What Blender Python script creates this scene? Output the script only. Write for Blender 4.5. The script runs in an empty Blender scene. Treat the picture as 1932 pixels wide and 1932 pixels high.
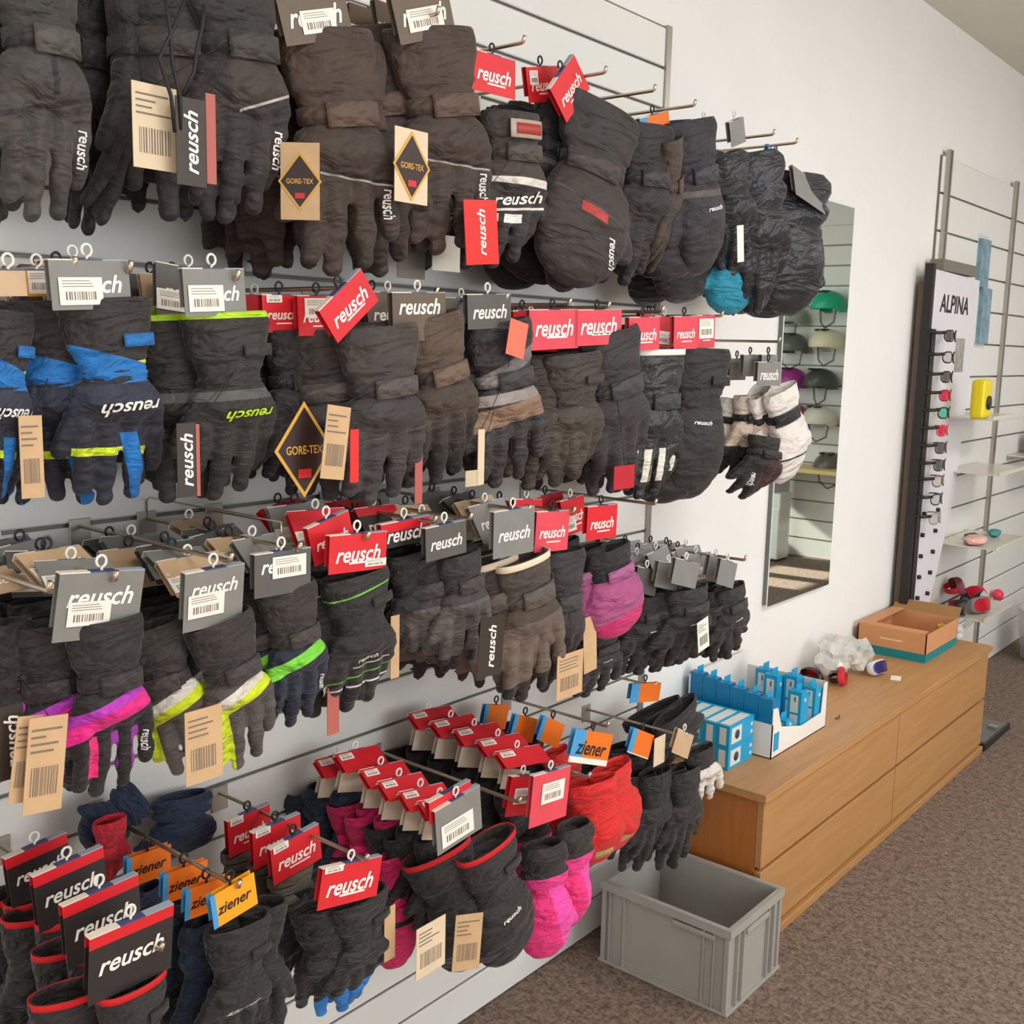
import bpy, bmesh, math, random
from mathutils import Vector, Matrix, noise
from mathutils.bvhtree import BVHTree
random.seed(7)
SC = bpy.context.scene
COL = SC.collection
PI = math.pi
# ------------------------------------------------------------------ camera
CAM = Vector((1.62, 0.0, 1.65))
FPX = 2037.0
RX = Vector((0.77091104, -0.11412929, 0.6266344))
RY = Vector((0.63650806, 0.10169608, -0.76453606))
RZ = Vector((0.02352969, 0.98824714, 0.15104285))
cd = bpy.data.cameras.new('camera'); cam = bpy.data.objects.new('camera', cd); COL.objects.link(cam)
cd.sensor_width = 36; cd.sensor_fit = 'HORIZONTAL'; cd.lens = FPX / 1932 * 36; cd.clip_start = .02; cd.clip_end = 100
cam.matrix_world = Matrix.Translation(CAM) @ Matrix((RX, RY, RZ)).to_4x4()
SC.camera = cam
# ------------------------------------------------------------------ world, light, exposure
SC.view_settings.view_transform = 'Standard'; SC.view_settings.look = 'None'
SC.view_settings.gamma = 1; SC.view_settings.use_curve_mapping = False
SC.view_settings.exposure = 0.0
w = bpy.data.worlds.new('world'); SC.world = w; w.use_nodes = True
w.node_tree.nodes['Background'].inputs[0].default_value = (.93, .96, 1, 1)
w.node_tree.nodes['Background'].inputs[1].default_value = 1.0
def area(name, loc, target, sx, sy, power, color):
    l = bpy.data.lights.new(name, 'AREA'); l.shape = 'RECTANGLE'; l.size = sx; l.size_y = sy; l.energy = power; l.color = color
    o = bpy.data.objects.new(name, l); COL.objects.link(o); o.location = loc
    o.rotation_euler = (Vector(target) - Vector(loc)).to_track_quat('-Z', 'Y').to_euler(); return o
area('shopfront_daylight', (3.6, -2.6, 1.7), (0.2, 2.6, 1.5), 3.2, 2.0, 46, (1, .93, .84))
area('side_window_daylight', (5.3, 3.0, 1.9), (0, 3.6, 1.5), 3.4, 2.0, 112, (.93, .97, 1))
ADDED_LAMPS = [(1.9, .6), (2.2, 3.0), (2.2, 5.4)]  # positions of unseen lamps added as overhead light
for i, (lx, ly) in enumerate(ADDED_LAMPS):
    area('added_ceiling_light', (lx, ly, 2.93), (lx, ly, 0), .5, 1.1, (20, 28, 30)[i], (1, .985, .96))
sd = bpy.data.lights.new('sun', 'SUN'); sd.energy = 22; sd.angle = .01; sd.color = (1, .95, .86)
so = bpy.data.objects.new('sun', sd); COL.objects.link(so); so.rotation_euler = Vector((-1, .12, -.62)).to_track_quat('-Z', 'Y').to_euler()

# ------------------------------------------------------------------ helpers
def at(px, py, x):
    "point where the photograph's pixel (px,py) meets the vertical plane at distance x from the left wall"
    d = Vector(((px - 966), -(py - 966), -FPX))
    r = Vector((RX.dot(d), RY.dot(d), RZ.dot(d)))
    return CAM + r * ((x - CAM.x) / r.x)
MATS = {}
def nt(name):
    m = bpy.data.materials.new(name); m.use_nodes = True
    return m, m.node_tree, m.node_tree.nodes['Principled BSDF']
def lin(c):
    return tuple(((v / 255) / 12.92 if v / 255 <= .04045 else ((v / 255 + .055) / 1.055) ** 2.4) for v in c) + (1,)
def mat(name, rgb, rough=.6, metal=0, bump=0, bscale=200, vary=0, vscale=8, zones=None, spec=.4, alpha=None, emit=0, trans=0, sheen=0):
    if name in MATS: return MATS[name]
    m, t, b = nt(name); N, L = t.nodes, t.links
    b.inputs['Roughness'].default_value = rough; b.inputs['Metallic'].default_value = metal
    b.inputs['Specular IOR Level'].default_value = spec
    if sheen: b.inputs['Sheen Weight'].default_value = sheen
    if trans: b.inputs['Transmission Weight'].default_value = trans
    if alpha is not None: b.inputs['Alpha'].default_value = alpha
    tc = N.new('ShaderNodeTexCoord')
    cur = None
    base = lin(rgb)
    if zones or vary:
        c = N.new('ShaderNodeRGB'); c.outputs[0].default_value = base; cur = c.outputs[0]
    for zc, planes in (zones or []):
        msk = None
        for (a, bb, cc) in planes:
            dp = N.new('ShaderNodeVectorMath'); dp.operation = 'DOT_PRODUCT'
            L.new(tc.outputs['Object'], dp.inputs[0]); dp.inputs[1].default_value = (0, a, bb)
            gt = N.new('ShaderNodeMath'); gt.operation = 'GREATER_THAN'; L.new(dp.outputs['Value'], gt.inputs[0]); gt.inputs[1].default_value = -cc
            if msk is None: msk = gt.outputs[0]
            else:
                mu = N.new('ShaderNodeMath'); mu.operation = 'MULTIPLY'; L.new(msk, mu.inputs[0]); L.new(gt.outputs[0], mu.inputs[1]); msk = mu.outputs[0]
        mx = N.new('ShaderNodeMix'); mx.data_type = 'RGBA'; L.new(msk, mx.inputs['Factor']); L.new(cur, mx.inputs['A']); mx.inputs['B'].default_value = lin(zc)
        cur = mx.outputs['Result']
    if vary:
        n = N.new('ShaderNodeTexNoise'); n.inputs['Scale'].default_value = vscale; n.inputs['Detail'].default_value = 4; L.new(tc.outputs['Object'], n.inputs['Vector'])
        mr = N.new('ShaderNodeMapRange'); L.new(n.outputs['Fac'], mr.inputs['Value']); mr.inputs['From Min'].default_value = .3; mr.inputs['From Max'].default_value = .7
        mr.inputs['To Min'].default_value = 1 - vary; mr.inputs['To Max'].default_value = 1 + vary
        hs = N.new('ShaderNodeHueSaturation'); L.new(cur, hs.inputs['Color']); L.new(mr.outputs['Result'], hs.inputs['Value']); cur = hs.outputs['Color']
    if cur is not None: L.new(cur, b.inputs['Base Color'])
    else: b.inputs['Base Color'].default_value = base
    if bump:
        fbp = None
        if sheen:
            mp = N.new('ShaderNodeMapping'); L.new(tc.outputs['Object'], mp.inputs['Vector']); mp.inputs['Scale'].default_value = (20, 17, 34); mp.inputs['Rotation'].default_value = (.5, 0, 0)
            fn = N.new('ShaderNodeTexNoise'); fn.inputs['Scale'].default_value = 1.0; fn.inputs['Detail'].default_value = 2.5; fn.inputs['Distortion'].default_value = .9; L.new(mp.outputs['Vector'], fn.inputs['Vector'])
            fbp = N.new('ShaderNodeBump'); fbp.inputs['Strength'].default_value = .9; fbp.inputs['Distance'].default_value = .022; L.new(fn.outputs['Fac'], fbp.inputs['Height'])
        n = N.new('ShaderNodeTexNoise'); n.inputs['Scale'].default_value = bscale; n.inputs['Detail'].default_value = 3; L.new(tc.outputs['Object'], n.inputs['Vector'])
        bp = N.new('ShaderNodeBump'); bp.inputs['Strength'].default_value = bump; bp.inputs['Distance'].default_value = .004
        L.new(n.outputs['Fac'], bp.inputs['Height']); L.new(bp.outputs['Normal'], b.inputs['Normal'])
        if fbp: L.new(fbp.outputs['Normal'], bp.inputs['Normal'])
    if emit:
        b.inputs['Emission Color'].default_value = base; b.inputs['Emission Strength'].default_value = emit
    MATS[name] = m; return m
def fab(name, rgb, zones=None, rough=.62, vary=.22, bump=.5, vscale=28, bscale=160):
    return mat(name, rgb, rough=rough, vary=vary if max(rgb) < 150 else .08, vscale=vscale, bump=bump, bscale=bscale, zones=zones, sheen=.12)
def link(name, me, m=None, parent=None, loc=(0, 0, 0), rot=(0, 0, 0), scale=(1, 1, 1)):
    o = bpy.data.objects.new(name, me); COL.objects.link(o); o.location = loc; o.rotation_euler = rot; o.scale = scale
    if parent: o.parent = parent
    if m is not None and me is not None:
        if len(me.materials) == 0: me.materials.append(m)
        o.material_slots[0].link = 'OBJECT'; o.material_slots[0].material = m
    return o
def tag(o, label, cat, group=None, kind=None):
    o['label'] = label; o['category'] = cat
    if group: o['group'] = group
    if kind: o['kind'] = kind
    return o
def empty(name, loc, rz=0):
    o = bpy.data.objects.new(name, None); COL.objects.link(o); o.location = loc; o.rotation_euler = (0, 0, rz); o.empty_display_size = .02; return o
def finish(bm, name, smooth=False):
    me = bpy.data.meshes.new(name); bmesh.ops.recalc_face_normals(bm, faces=bm.faces); bm.to_mesh(me); bm.free()
    if smooth: me.polygons.foreach_set('use_smooth', [True] * len(me.polygons))
    return me
def box(bm, x0, x1, y0, y1, z0, z1):
    v = [bm.verts.new((x, y, z)) for x in (x0, x1) for y in (y0, y1) for z in (z0, z1)]
    for f in ((0, 1, 3, 2), (4, 6, 7, 5), (0, 4, 5, 1), (2, 3, 7, 6), (0, 2, 6, 4), (1, 5, 7, 3)): bm.faces.new([v[i] for i in f])
    return v
def boxme(name, *b, bevel=0, seg=2):
    bm = bmesh.new()
    for q in b: box(bm, *q)
    if bevel: bmesh.ops.bevel(bm, geom=bm.edges[:], offset=bevel, segments=seg, affect='EDGES', profile=.6)
    return finish(bm, name)
def tube(bm, pts, r, n=8, cap=True):
    "round tube through pts; r number or list"
    pts = [Vector(p) for p in pts]; rings = []
    if not isinstance(r, (list, tuple)): r = [r] * len(pts)
    for i, p in enumerate(pts):
        d = (pts[min(i + 1, len(pts) - 1)] - pts[max(i - 1, 0)]).normalized()
        a = d.orthogonal().normalized() if i == 0 else (pa - d * pa.dot(d)).normalized()
        pa = a; b = d.cross(a)
        rings.append([bm.verts.new(p + (a * math.cos(2 * PI * k / n) + b * math.sin(2 * PI * k / n)) * r[i]) for k in range(n)])
    for i in range(len(rings) - 1):
        for k in range(n): bm.faces.new((rings[i][k], rings[i][(k + 1) % n], rings[i + 1][(k + 1) % n], rings[i + 1][k]))
    if cap: bm.faces.new(rings[0][::-1]); bm.faces.new(rings[-1])
def tubeme(name, pts, r, n=8):
    bm = bmesh.new(); tube(bm, pts, r, n); return finish(bm, name, True)
def ellip_loft(bm, secs, n=20, cap0=True, cap1=True, wob=0, seed=0):
    "secs: (cx, cy, z, a_x, b_y): rings of ellipses stacked in z"
    rings = []
    for (cx, cy, z, a, b) in secs:
        ring = []
        for k in range(n):
            t = 2 * PI * k / n; x, y = math.cos(t), math.sin(t)
            f = 1 + (wob * noise.noise(Vector((x * 2, y * 2 + seed * 7.3, z * 38))) if wob else 0)
            sx = math.copysign(abs(x) ** .8, x)
            ring.append(bm.verts.new((cx + sx * a * f, cy + y * b * f, z)))
        rings.append(ring)
    for i in range(len(rings) - 1):
        for k in range(n): bm.faces.new((rings[i][k], rings[i][(k + 1) % n], rings[i + 1][(k + 1) % n], rings[i + 1][k]))
    if cap0: bm.faces.new(rings[0][::-1])
    if cap1: bm.faces.new(rings[-1])
    return rings
def remesh(bm, name, vox, wr=0, seed=0, smooth=6):
    me = bpy.data.meshes.new('tmp'); bmesh.ops.recalc_face_normals(bm, faces=bm.faces); bm.to_mesh(me); bm.free()
    o = bpy.data.objects.new('tmp', me); COL.objects.link(o)
    r = o.modifiers.new('r', 'REMESH'); r.mode = 'VOXEL'; r.voxel_size = vox
    s = o.modifiers.new('s', 'SMOOTH'); s.factor = .5; s.iterations = smooth
    out = bpy.data.meshes.new_from_object(o.evaluated_get(bpy.context.evaluated_depsgraph_get()))
    bpy.data.objects.remove(o); bpy.data.meshes.remove(me); out.name = name
    if wr:
        nv = [v.normal.copy() for v in out.vertices]
        for v, n_ in zip(out.vertices, nv):
            p = v.co
            q = noise.noise(Vector((p.x * 22 + seed * 3.1, p.y * 22, p.z * 34))) + .6 * noise.noise(Vector((p.x * 60, p.y * 60 + seed, p.z * 80)))
            v.co = p + n_ * q * wr
    out.polygons.foreach_set('use_smooth', [True] * len(out.polygons)); return out
# text as flat meshes, width normalised to 1, centred
TXT = {}
def textmesh(s, shear=.28, bold=.018, thick=0.0):
    k = (s, shear)
    if k in TXT: return TXT[k]
    c = bpy.data.curves.new('t', 'FONT'); c.body = s; c.shear = shear; c.offset = bold; c.resolution_u = 3; c.fill_mode = 'FRONT'
    o = bpy.data.objects.new('t', c); COL.objects.link(o)
    me = bpy.data.meshes.new_from_object(o.evaluated_get(bpy.context.evaluated_depsgraph_get()))
    bpy.data.objects.remove(o)
    xs = [v.co.x for v in me.vertices]; ys = [v.co.y for v in me.vertices]
    x0, x1, y0, y1 = min(xs), max(xs), min(ys), max(ys); sc = 1 / (x1 - x0)
    for v in me.vertices:                      # lies in the local YZ plane, reading along +Y, facing +X
        v.co = Vector((0, (v.co.x - (x0 + x1) / 2) * sc, (v.co.y - (y0 + y1) / 2) * sc))
    me.name = 'lettering'; TXT[k] = me; return me

# ------------------------------------------------------------------ materials
WALL = mat('white_wall_paint', (228, 227, 224), .85, vary=.02, vscale=3, bump=.05, bscale=60)
SLAT = mat('white_slat_laminate', (222, 221, 216), .45, vary=.02, vscale=2)
GROOVE = mat('grey_groove', (120, 118, 112), .5, .3)
ALU = mat('brushed_aluminium', (176, 172, 162), .35, .8)
ROD = mat('peg_steel', (196, 180, 158), .28, .85)
WOOD = None
def woodmat(name, c1, c2, axis, rough=.42):
    m, t, b = nt(name); N, L = t.nodes, t.links
    tc = N.new('ShaderNodeTexCoord'); mp = N.new('ShaderNodeMapping'); L.new(tc.outputs['Object'], mp.inputs['Vector'])
    s = [26, 26, 26]; s[axis] = 1.6; mp.inputs['Scale'].default_value = s
    n = N.new('ShaderNodeTexNoise'); n.inputs['Scale'].default_value = 2.2; n.inputs['Detail'].default_value = 6; n.inputs['Distortion'].default_value = .4; L.new(mp.outputs['Vector'], n.inputs['Vector'])
    cr = N.new('ShaderNodeValToRGB'); cr.color_ramp.elements[0].color = lin(c1); cr.color_ramp.elements[1].color = lin(c2)
    cr.color_ramp.elements[0].position = .2; cr.color_ramp.elements[1].position = .8
    L.new(n.outputs['Fac'], cr.inputs['Fac']); L.new(cr.outputs['Color'], b.inputs['Base Color']); b.inputs['Roughness'].default_value = rough
    return m
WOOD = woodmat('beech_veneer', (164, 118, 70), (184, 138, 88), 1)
WOODV = woodmat('beech_veneer_end_warm_light', (158, 92, 36), (174, 108, 48), 2)  # same beech; warm light on the end face is put into this orange
CARPET, ct, cb = nt('carpet_loop')
_tc = ct.nodes.new('ShaderNodeTexCoord')
_n1 = ct.nodes.new('ShaderNodeTexNoise'); _n1.inputs['Scale'].default_value = 95; _n1.inputs['Detail'].default_value = 3
_n2 = ct.nodes.new('ShaderNodeTexNoise'); _n2.inputs['Scale'].default_value = 38; _n2.inputs['Detail'].default_value = 2
_mx = ct.nodes.new('ShaderNodeMix'); _mx.data_type = 'FLOAT'; _mx.inputs['Factor'].default_value = .4
ct.links.new(_tc.outputs['Object'], _n1.inputs['Vector']); ct.links.new(_tc.outputs['Object'], _n2.inputs['Vector'])
ct.links.new(_n1.outputs['Fac'], _mx.inputs['A']); ct.links.new(_n2.outputs['Fac'], _mx.inputs['B'])
_cr = ct.nodes.new('ShaderNodeValToRGB'); E = _cr.color_ramp.elements
E[0].position = .36; E[0].color = lin((78, 64, 55)); E[1].position = .64; E[1].color = lin((138, 118, 104))
ct.links.new(_mx.outputs['Result'], _cr.inputs['Fac']); ct.links.new(_cr.outputs['Color'], cb.inputs['Base Color'])
cb.inputs['Roughness'].default_value = .95
_bp = ct.nodes.new('ShaderNodeBump'); _bp.inputs['Strength'].default_value = .5; _bp.inputs['Distance'].default_value = .004
ct.links.new(_n1.outputs['Fac'], _bp.inputs['Height']); ct.links.new(_bp.outputs['Normal'], cb.inputs['Normal'])

# ------------------------------------------------------------------ room
def struct(name, me, m, **k):
    o = link(name, me, m, **k); o['kind'] = 'structure'; return o
Y0, YE, XR, ZC = -3.0, 8.3, 5.6, 3.03
struct('floor', boxme('floor', (-.1, XR, Y0, YE, -.05, 0)), CARPET)
struct('ceiling', boxme('ceiling', (-.1, XR, Y0, YE, ZC, ZC + .08)), mat('ceiling_paint', (214, 212, 200), .9, vary=.02, vscale=2))
wl = struct('wall_left', boxme('wall_left', (-.12, -.018, Y0, YE, 0, ZC)), WALL)
struct('wall_end', boxme('wall_end', (-.02, XR, YE, YE + .1, 0, ZC)), WALL)
# right wall with windows low enough for the sun to reach the floor at the far end
segs = []
wy = [(Y0, -1.0), (3.7, 6.55), (6.9, 7.02), (7.38, 7.5), (7.95, YE)]
for a, b in wy: segs.append((XR, XR + .12, a, b, 0, ZC))
segs += [(XR, XR + .12, -1.0, 3.7, 0, .7), (XR, XR + .12, -1.0, 3.7, 2.8, ZC), (XR, XR + .12, 6.5, 7.95, 0, 2.2), (XR, XR + .12, 6.5, 7.95, 2.58, ZC)]
struct('wall_right', boxme('wall_right', *segs), WALL)
for i, (a, b, z0, z1) in enumerate([(6.55, 6.9, 2.2, 2.58), (7.02, 7.38, 2.2, 2.58), (7.5, 7.95, 2.2, 2.58), (-1, 3.7, .7, 2.8)]):
    f = .02
    r = struct('window_%d' % (i + 1), boxme('window', (XR + .03, XR + .09, a, b, z0, z0 + f), (XR + .03, XR + .09, a, b, z1 - f, z1), (XR + .03, XR + .09, a, a + f, z0, z1), (XR + .03, XR + .09, b - f, b, z0, z1)), ALU)
# --- near slatwall: individual planks with recessed metal grooves
PIT = .104; YS = 2.572
gb = struct('trim_1', boxme('groove_backing', (-.02, -.009, Y0 + 1.6, YS, 0, 2.5)), GROOVE)
slat_me = boxme('slat', (-.009, 0, Y0 + 1.6, YS, .0035, PIT - .0035), bevel=.0022, seg=1)
sw = empty('wall_panel', (0, 0, 0)); tag(sw, 'white slatwall boards behind the hanging gloves', 'slatwall')
gb.parent = sw; gb.name = 'groove_backing'; del gb['kind']
for k in range(24):
    link('slat', slat_me, SLAT, sw, loc=(0, 0, k * PIT))
link('edge_trim', boxme('edge_trim', (-.02, .006, YS, YS + .022, 0, 2.5)), ALU, sw)
for yj in (-.35, 1.03):
    pass
# --- far slatwall
FP = .156; FY0, FY1 = 4.80, 8.28
fw = empty('wall_panel', (0, 6.5, 0)); tag(fw, 'white slatwall boards beyond the eyewear stand', 'slatwall')
fm = boxme('slat', (-.009, 0, FY0 - 6.5, FY1 - 6.5, .004, FP - .004), bevel=.0022, seg=1)
link('groove_backing', boxme('gb', (-.02, -.009, FY0 - 6.5, FY1 - 6.5, 0, 16 * FP)), GROOVE, fw)
for k in range(16): link('slat', fm, SLAT, fw, loc=(0, 0, k * FP))
um = boxme('upright_rail', (0, .016, -.022, -.006, 0, 2.42), (0, .016, .006, .022, 0, 2.42), (0, .008, -.006, .006, 0, 2.42))
for yy in (4.845, 5.86, 6.9):
    u = link('upright_rail', um, ALU, fw, loc=(0, yy - 6.5, .1))
# ------------------------------------------------------------------ unseen ceiling lamps, added with their glow to light the room
for i, (lx, ly) in enumerate(ADDED_LAMPS):
    t = empty('added_ceiling_lamp', (lx, ly, ZC)); tag(t, ['added unseen flush ceiling lamp nearest the camera', 'added unseen flush ceiling lamp above the drawer unit aisle', 'added unseen flush ceiling lamp near the far end wall'][i], 'lamp', 'added flush lamps on the ceiling')
    link('housing', boxme('h', (-.28, .28, -.58, .58, -.06, 0), bevel=.01), mat('added_lamp_housing', (230, 230, 228), .5), t)
    link('diffuser', boxme('d', (-.25, .25, -.55, .55, -.07, -.061)), mat('added_lamp_diffuser', (255, 248, 235), .5, emit=2.5), t)

# ------------------------------------------------------------------ gloves: shapes
# local axes: X out from the wall, Y across the hand, Z up; cuff mouth at z=0, finger tips near z=-.27
def finger(bm, y0, z0, y1, z1, r, curl, n=9, puff=.07):
    k = 11; pts = []; rr = []
    for i in range(k):
        t = i / (k - 1)
        pts.append((-curl * t * t, y0 + (y1 - y0) * t, z0 + (z1 - z0) * t))
        rr.append(r * (1 - .18 * t) * (1 + puff * math.sin(t * 3 * 2 * PI)))
    e = Vector(pts[-1]); d = (e - Vector(pts[-2])).normalized()
    for s, q in ((.45, .9), (.8, .62), (.98, .25)):
        pts.append(tuple(e + d * r * s)); rr.append(r * .82 * q)
    tube(bm, pts, rr, n)
def hand_glove(seed, spread=1.0, curl=.02, flip=1, vox=.0031):
    rnd = random.Random(seed); bm = bmesh.new()
    ellip_loft(bm, [(0, 0, -.085, .020, .031), (0, 0, -.096, .0195, .032), (.002, 0, -.112, .023, .039), (.003, .002, -.132, .024, .046), (.001, .002, -.144, .021, .048), (-.001, .002, -.154, .015, .046), (-.002, .002, -.160, .008, .04)], 24)
    L = [-.246, -.262, -.256, -.230]
    for i in range(4):
        y = (-.0375 + .0255 * i)
        yt = y * (.55 + .5 * spread) + rnd.uniform(-.004, .004) - .002
        finger(bm, y + .002, -.145, yt, L[i] + rnd.uniform(-.006, .004), .0125 if i < 3 else .0116, curl * (1 + rnd.uniform(-.3, .5)), puff=.085)
    finger(bm, -.028, -.108, -.054 - rnd.uniform(0, .008), -.190, .0142, .016)
    if flip < 0:
        for v in bm.verts: v.co.y = -v.co.y
    return remesh(bm, 'glove_hand', vox, wr=.0024, seed=seed, smooth=4)
def hand_mitten(seed, flip=1, slim=1.0, curl=.012, vox=.0033):
    bm = bmesh.new(); S = slim
    ellip_loft(bm, [(0, 0, -.085, .022, .036), (0, 0, -.1, .022, .038), (.002, 0, -.12, .027, .046 * S), (.003, 0, -.15, .030, .053 * S), (.001, .001, -.185, .030, .053 * S), (-curl * .3, .002, -.215, .028, .049 * S), (-curl * .6, .003, -.24, .023, .041 * S), (-curl * .8, .003, -.257, .015, .027 * S), (-curl, .003, -.266, .006, .012 * S)], 24)
    finger(bm, -.028, -.118, -.056, -.19, .0175, .01)
    if flip < 0:
        for v in bm.verts: v.co.y = -v.co.y
    return remesh(bm, 'mitten_hand', vox, wr=.0026, seed=seed)
def cuff_mesh(seed, kind='gauntlet'):
    bm = bmesh.new(); S = []
    prof = {'gauntlet': [(0, .026, .047), (-.012, .0265, .0475), (-.03, .0265, .0465), (-.05, .0255, .043), (-.066, .024, .039), (-.08, .0225, .035), (-.09, .0217, .0335), (-.098, .0225, .035), (-.106, .021, .034)],
            'short': [(-.03, .023, .040), (-.04, .0235, .041), (-.06, .0235, .039), (-.078, .0225, .036), (-.09, .0217, .0335), (-.098, .0225, .035), (-.106, .021, .034)],
            'puffy': [(0, .024, .040), (-.01, .028, .047), (-.028, .031, .050), (-.045, .027, .045), (-.05, .025, .042), (-.06, .029, .048), (-.08, .028, .045), (-.092, .023, .036), (-.108, .021, .034)]}[kind]
    # interpolate to fine rings, add gathers near the wrist
    fine = []
    for i in range(len(prof) - 1):
        for j in range(3):
            t = j / 3; fine.append(tuple(prof[i][q] * (1 - t) + prof[i + 1][q] * t for q in range(3)))
    fine.append(prof[-1])
    secs = []
    for (z, a, b) in fine:
        g = .0009 * math.sin(z * 900) if z < -.06 else 0
        secs.append((0, 0, z, a + g, b + g))
    z, a, b = prof[0]
    inner = [(0, 0, z - .045, a * .8, b * .8), (0, 0, z - .01, a * .88, b * .9), (0, 0, z + .001, a * .9, b * .93), (0, 0, z + .003, a * .96, b * .97)]
    ellip_loft(bm, inner + secs, 28, True, True, wob=.09, seed=seed)
    return finish(bm, 'cuff', True)
def band_mesh(z0, z1, a, b, t0, t1, th, n=16):
    "curved strip hugging the front of the wrist from angle t0 to t1 (degrees, 0 = facing the room, + = towards +Y)"
    bm = bmesh.new(); G = []
    full = abs(t1 - t0) >= 359
    N_ = n + (0 if full else 1)
    for k in range(N_):
        t = math.radians(t0 + (t1 - t0) * k / n); c, s = math.cos(t), math.sin(t); c = math.copysign(abs(c) ** .8, c)
        G.append([bm.verts.new((c * (a + q), s * (b + q), z)) for (q, z) in ((0, z0), (th, z0 + .001), (th, z1 - .001), (0, z1))])
    for k in range(n):
        A, B = G[k], G[(k + 1) % N_]
        for i in range(4): bm.faces.new((A[i], A[(i + 1) % 4], B[(i + 1) % 4], B[i]))
    if not full: bm.faces.new(G[0][::-1]); bm.faces.new(G[-1])
    return finish(bm, 'band', True)
HANDS = {}
def get_hand(kind, var, flip, low=False):
    k = (kind, var, flip, low)
    if k not in HANDS:
        if kind == 'glove': HANDS[k] = hand_glove(var, [1.0, .75, 1.25, .5][var % 4], [.018, .03, .014, .045][var % 4], flip, .0056 if low else .0031)
        else: HANDS[k] = hand_mitten(var, flip, [1, .85, 1.08, .7][var % 4], [.012, .03, .01, .04][var % 4], .0056 if low else .0033)
    return HANDS[k]
CUFFS = {(k, s): cuff_mesh(s, k) for k in ('gauntlet', 'short', 'puffy') for s in (0, 1)}
STRAP = band_mesh(-.100, -.080, .0228, .0352, 0, 360, .0026, 28)
TAB = {1: band_mesh(-.106, -.077, .0256, .0380, -30, 68, .0036), -1: band_mesh(-.106, -.077, .0256, .0380, -68, 30, .0036)}
UPTAB = band_mesh(-.045, -.02, .0275, .0475, 8, 58, .0030)
HEM = band_mesh(-.008, .0035, .0268, .048, 0, 360, .0012, 28)
BVH = {}
def on_surface(me, s, width, cy, cz, ang, key):
    "lettering mesh wrapped onto the front of a hand mesh"
    k = (me.name, s, width, cy, cz, ang)
    if k in TXT: return TXT[k]
    if me.name not in BVH:
        BVH[me.name] = BVHTree.FromPolygons([v.co for v in me.vertices], [p.vertices for p in me.polygons])
    out = textmesh(s).copy(); c, sn = math.cos(ang), math.sin(ang)
    for v in out.vertices:
        y, z = v.co.y * width, v.co.z * width
        y, z = y * c - z * sn + cy, y * sn + z * c + cz
        h = BVH[me.name].ray_cast(Vector((.2, y, z)), Vector((-1, 0, 0)))[0]
        v.co = Vector(((h.x if h else 0.02) + .0012, y, z))
    TXT[k] = out; return out
CUFF_KEYS = {}
# ------------------------------------------------------------------ gloves: styles
BLK = (52, 47, 45)
def bandz(lo, hi, slope=0, y0=-1, y1=1):    # zone between two slanted lines z = lo + slope*y and z = hi + slope*y
    return [(-slope, 1, -lo), (slope, -1, hi), (1, 0, -y0), (-1, 0, y1)]
ST = {}
def style(k, hand, cuff=None, strap=None, text=None, textw=.036, textpos=None, lining=None, word='reusch', hz=None, cz=None, rough=.62, ctype='gauntlet', straps=True, tabcol=None, rib=0, badge=None):
    dk = lambda c: tuple(int(v * (.68 if max(c) < 100 else .78 if max(c) < 135 else .96)) for v in c)
    hz = [(dk(a), b) for a, b in hz] if hz else None; cz = [(dk(a), b) for a, b in cz] if cz else None
    hand = dk(hand); cuff = dk(cuff) if cuff else None; strap = dk(strap) if strap else None; tabcol = dk(tabcol) if tabcol else None
    cuff = cuff or hand; strap = strap or tuple(int(c * 1.15) for c in cuff)
    ST[k] = dict(hand=fab('fabric_%s_hand' % k, hand, hz, rough), cuff=fab('fabric_%s_cuff' % k, cuff, cz, rough), strap=fab('fabric_%s_strap' % k, strap, None, .6, .1),
                 tab=fab('fabric_%s_tab' % k, tabcol or tuple(int(c * 1.25 + 6) for c in cuff), None, .55, .08),
                 text=mat('print_%s' % k, text, .5) if text else None, tw=textw, tp=textpos, ctype=ctype, straps=straps,
                 lining=mat('lining_%s' % k, lining, .8) if lining else None, badge=badge, word=word)
WHT = (232, 230, 226)
PINK = (0.038, -.196, -PI / 2)       # lettering down the little finger
style('heather', (94, 88, 84), (80, 77, 73), (70, 64, 66), WHT, .05, PINK, hz=[((62, 56, 56), bandz(-.158, -.1515, .25)), ((50, 46, 45), [(1, 0, .004), (-1, 0, .003), (0, 1, .145)])])
style('piped', (62, 57, 56), (58, 53, 50), None, WHT, .05, PINK, hz=[((190, 186, 180), bandz(-.155, -.152, .35, -.01, .06)), ((84, 74, 66), [(-.35, 1, .152), (1, 0, .02)])])
style('brownblack', (84, 66, 54), (92, 70, 56), None, WHT, .044, PINK, hz=[((168, 160, 152), bandz(-.163, -.1605, -.3, -.03, .045)), ((44, 38, 36), bandz(-.1605, -.156, -.3))])
style('stripes', (64, 58, 55), (72, 62, 56), None, WHT, .07, (.004, -.163, 0.1), hz=[((226, 220, 210), bandz(-.142, -.13, -.1)), ((226, 220, 210), bandz(-.182, -.178, .05)), ((232, 230, 226), bandz(-.2, -.187, 0, -.045, -.022)), ((232, 230, 226), bandz(-.202, -.188, 0, -.016, .01)), ((92, 76, 64), [(0, 1, .13)])], ctype='short')
style('mittenbrown', (68, 56, 52), (60, 50, 48), None, WHT, .045, (-.030, -.205, -PI / 2 + .25), hz=[((176, 52, 50), bandz(-.166, -.152, -.2, -.02, .012)), ((96, 88, 84), bandz(-.152, -.149, -.3))])
style('black', (50, 46, 46), (46, 42, 42), None, None)
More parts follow.
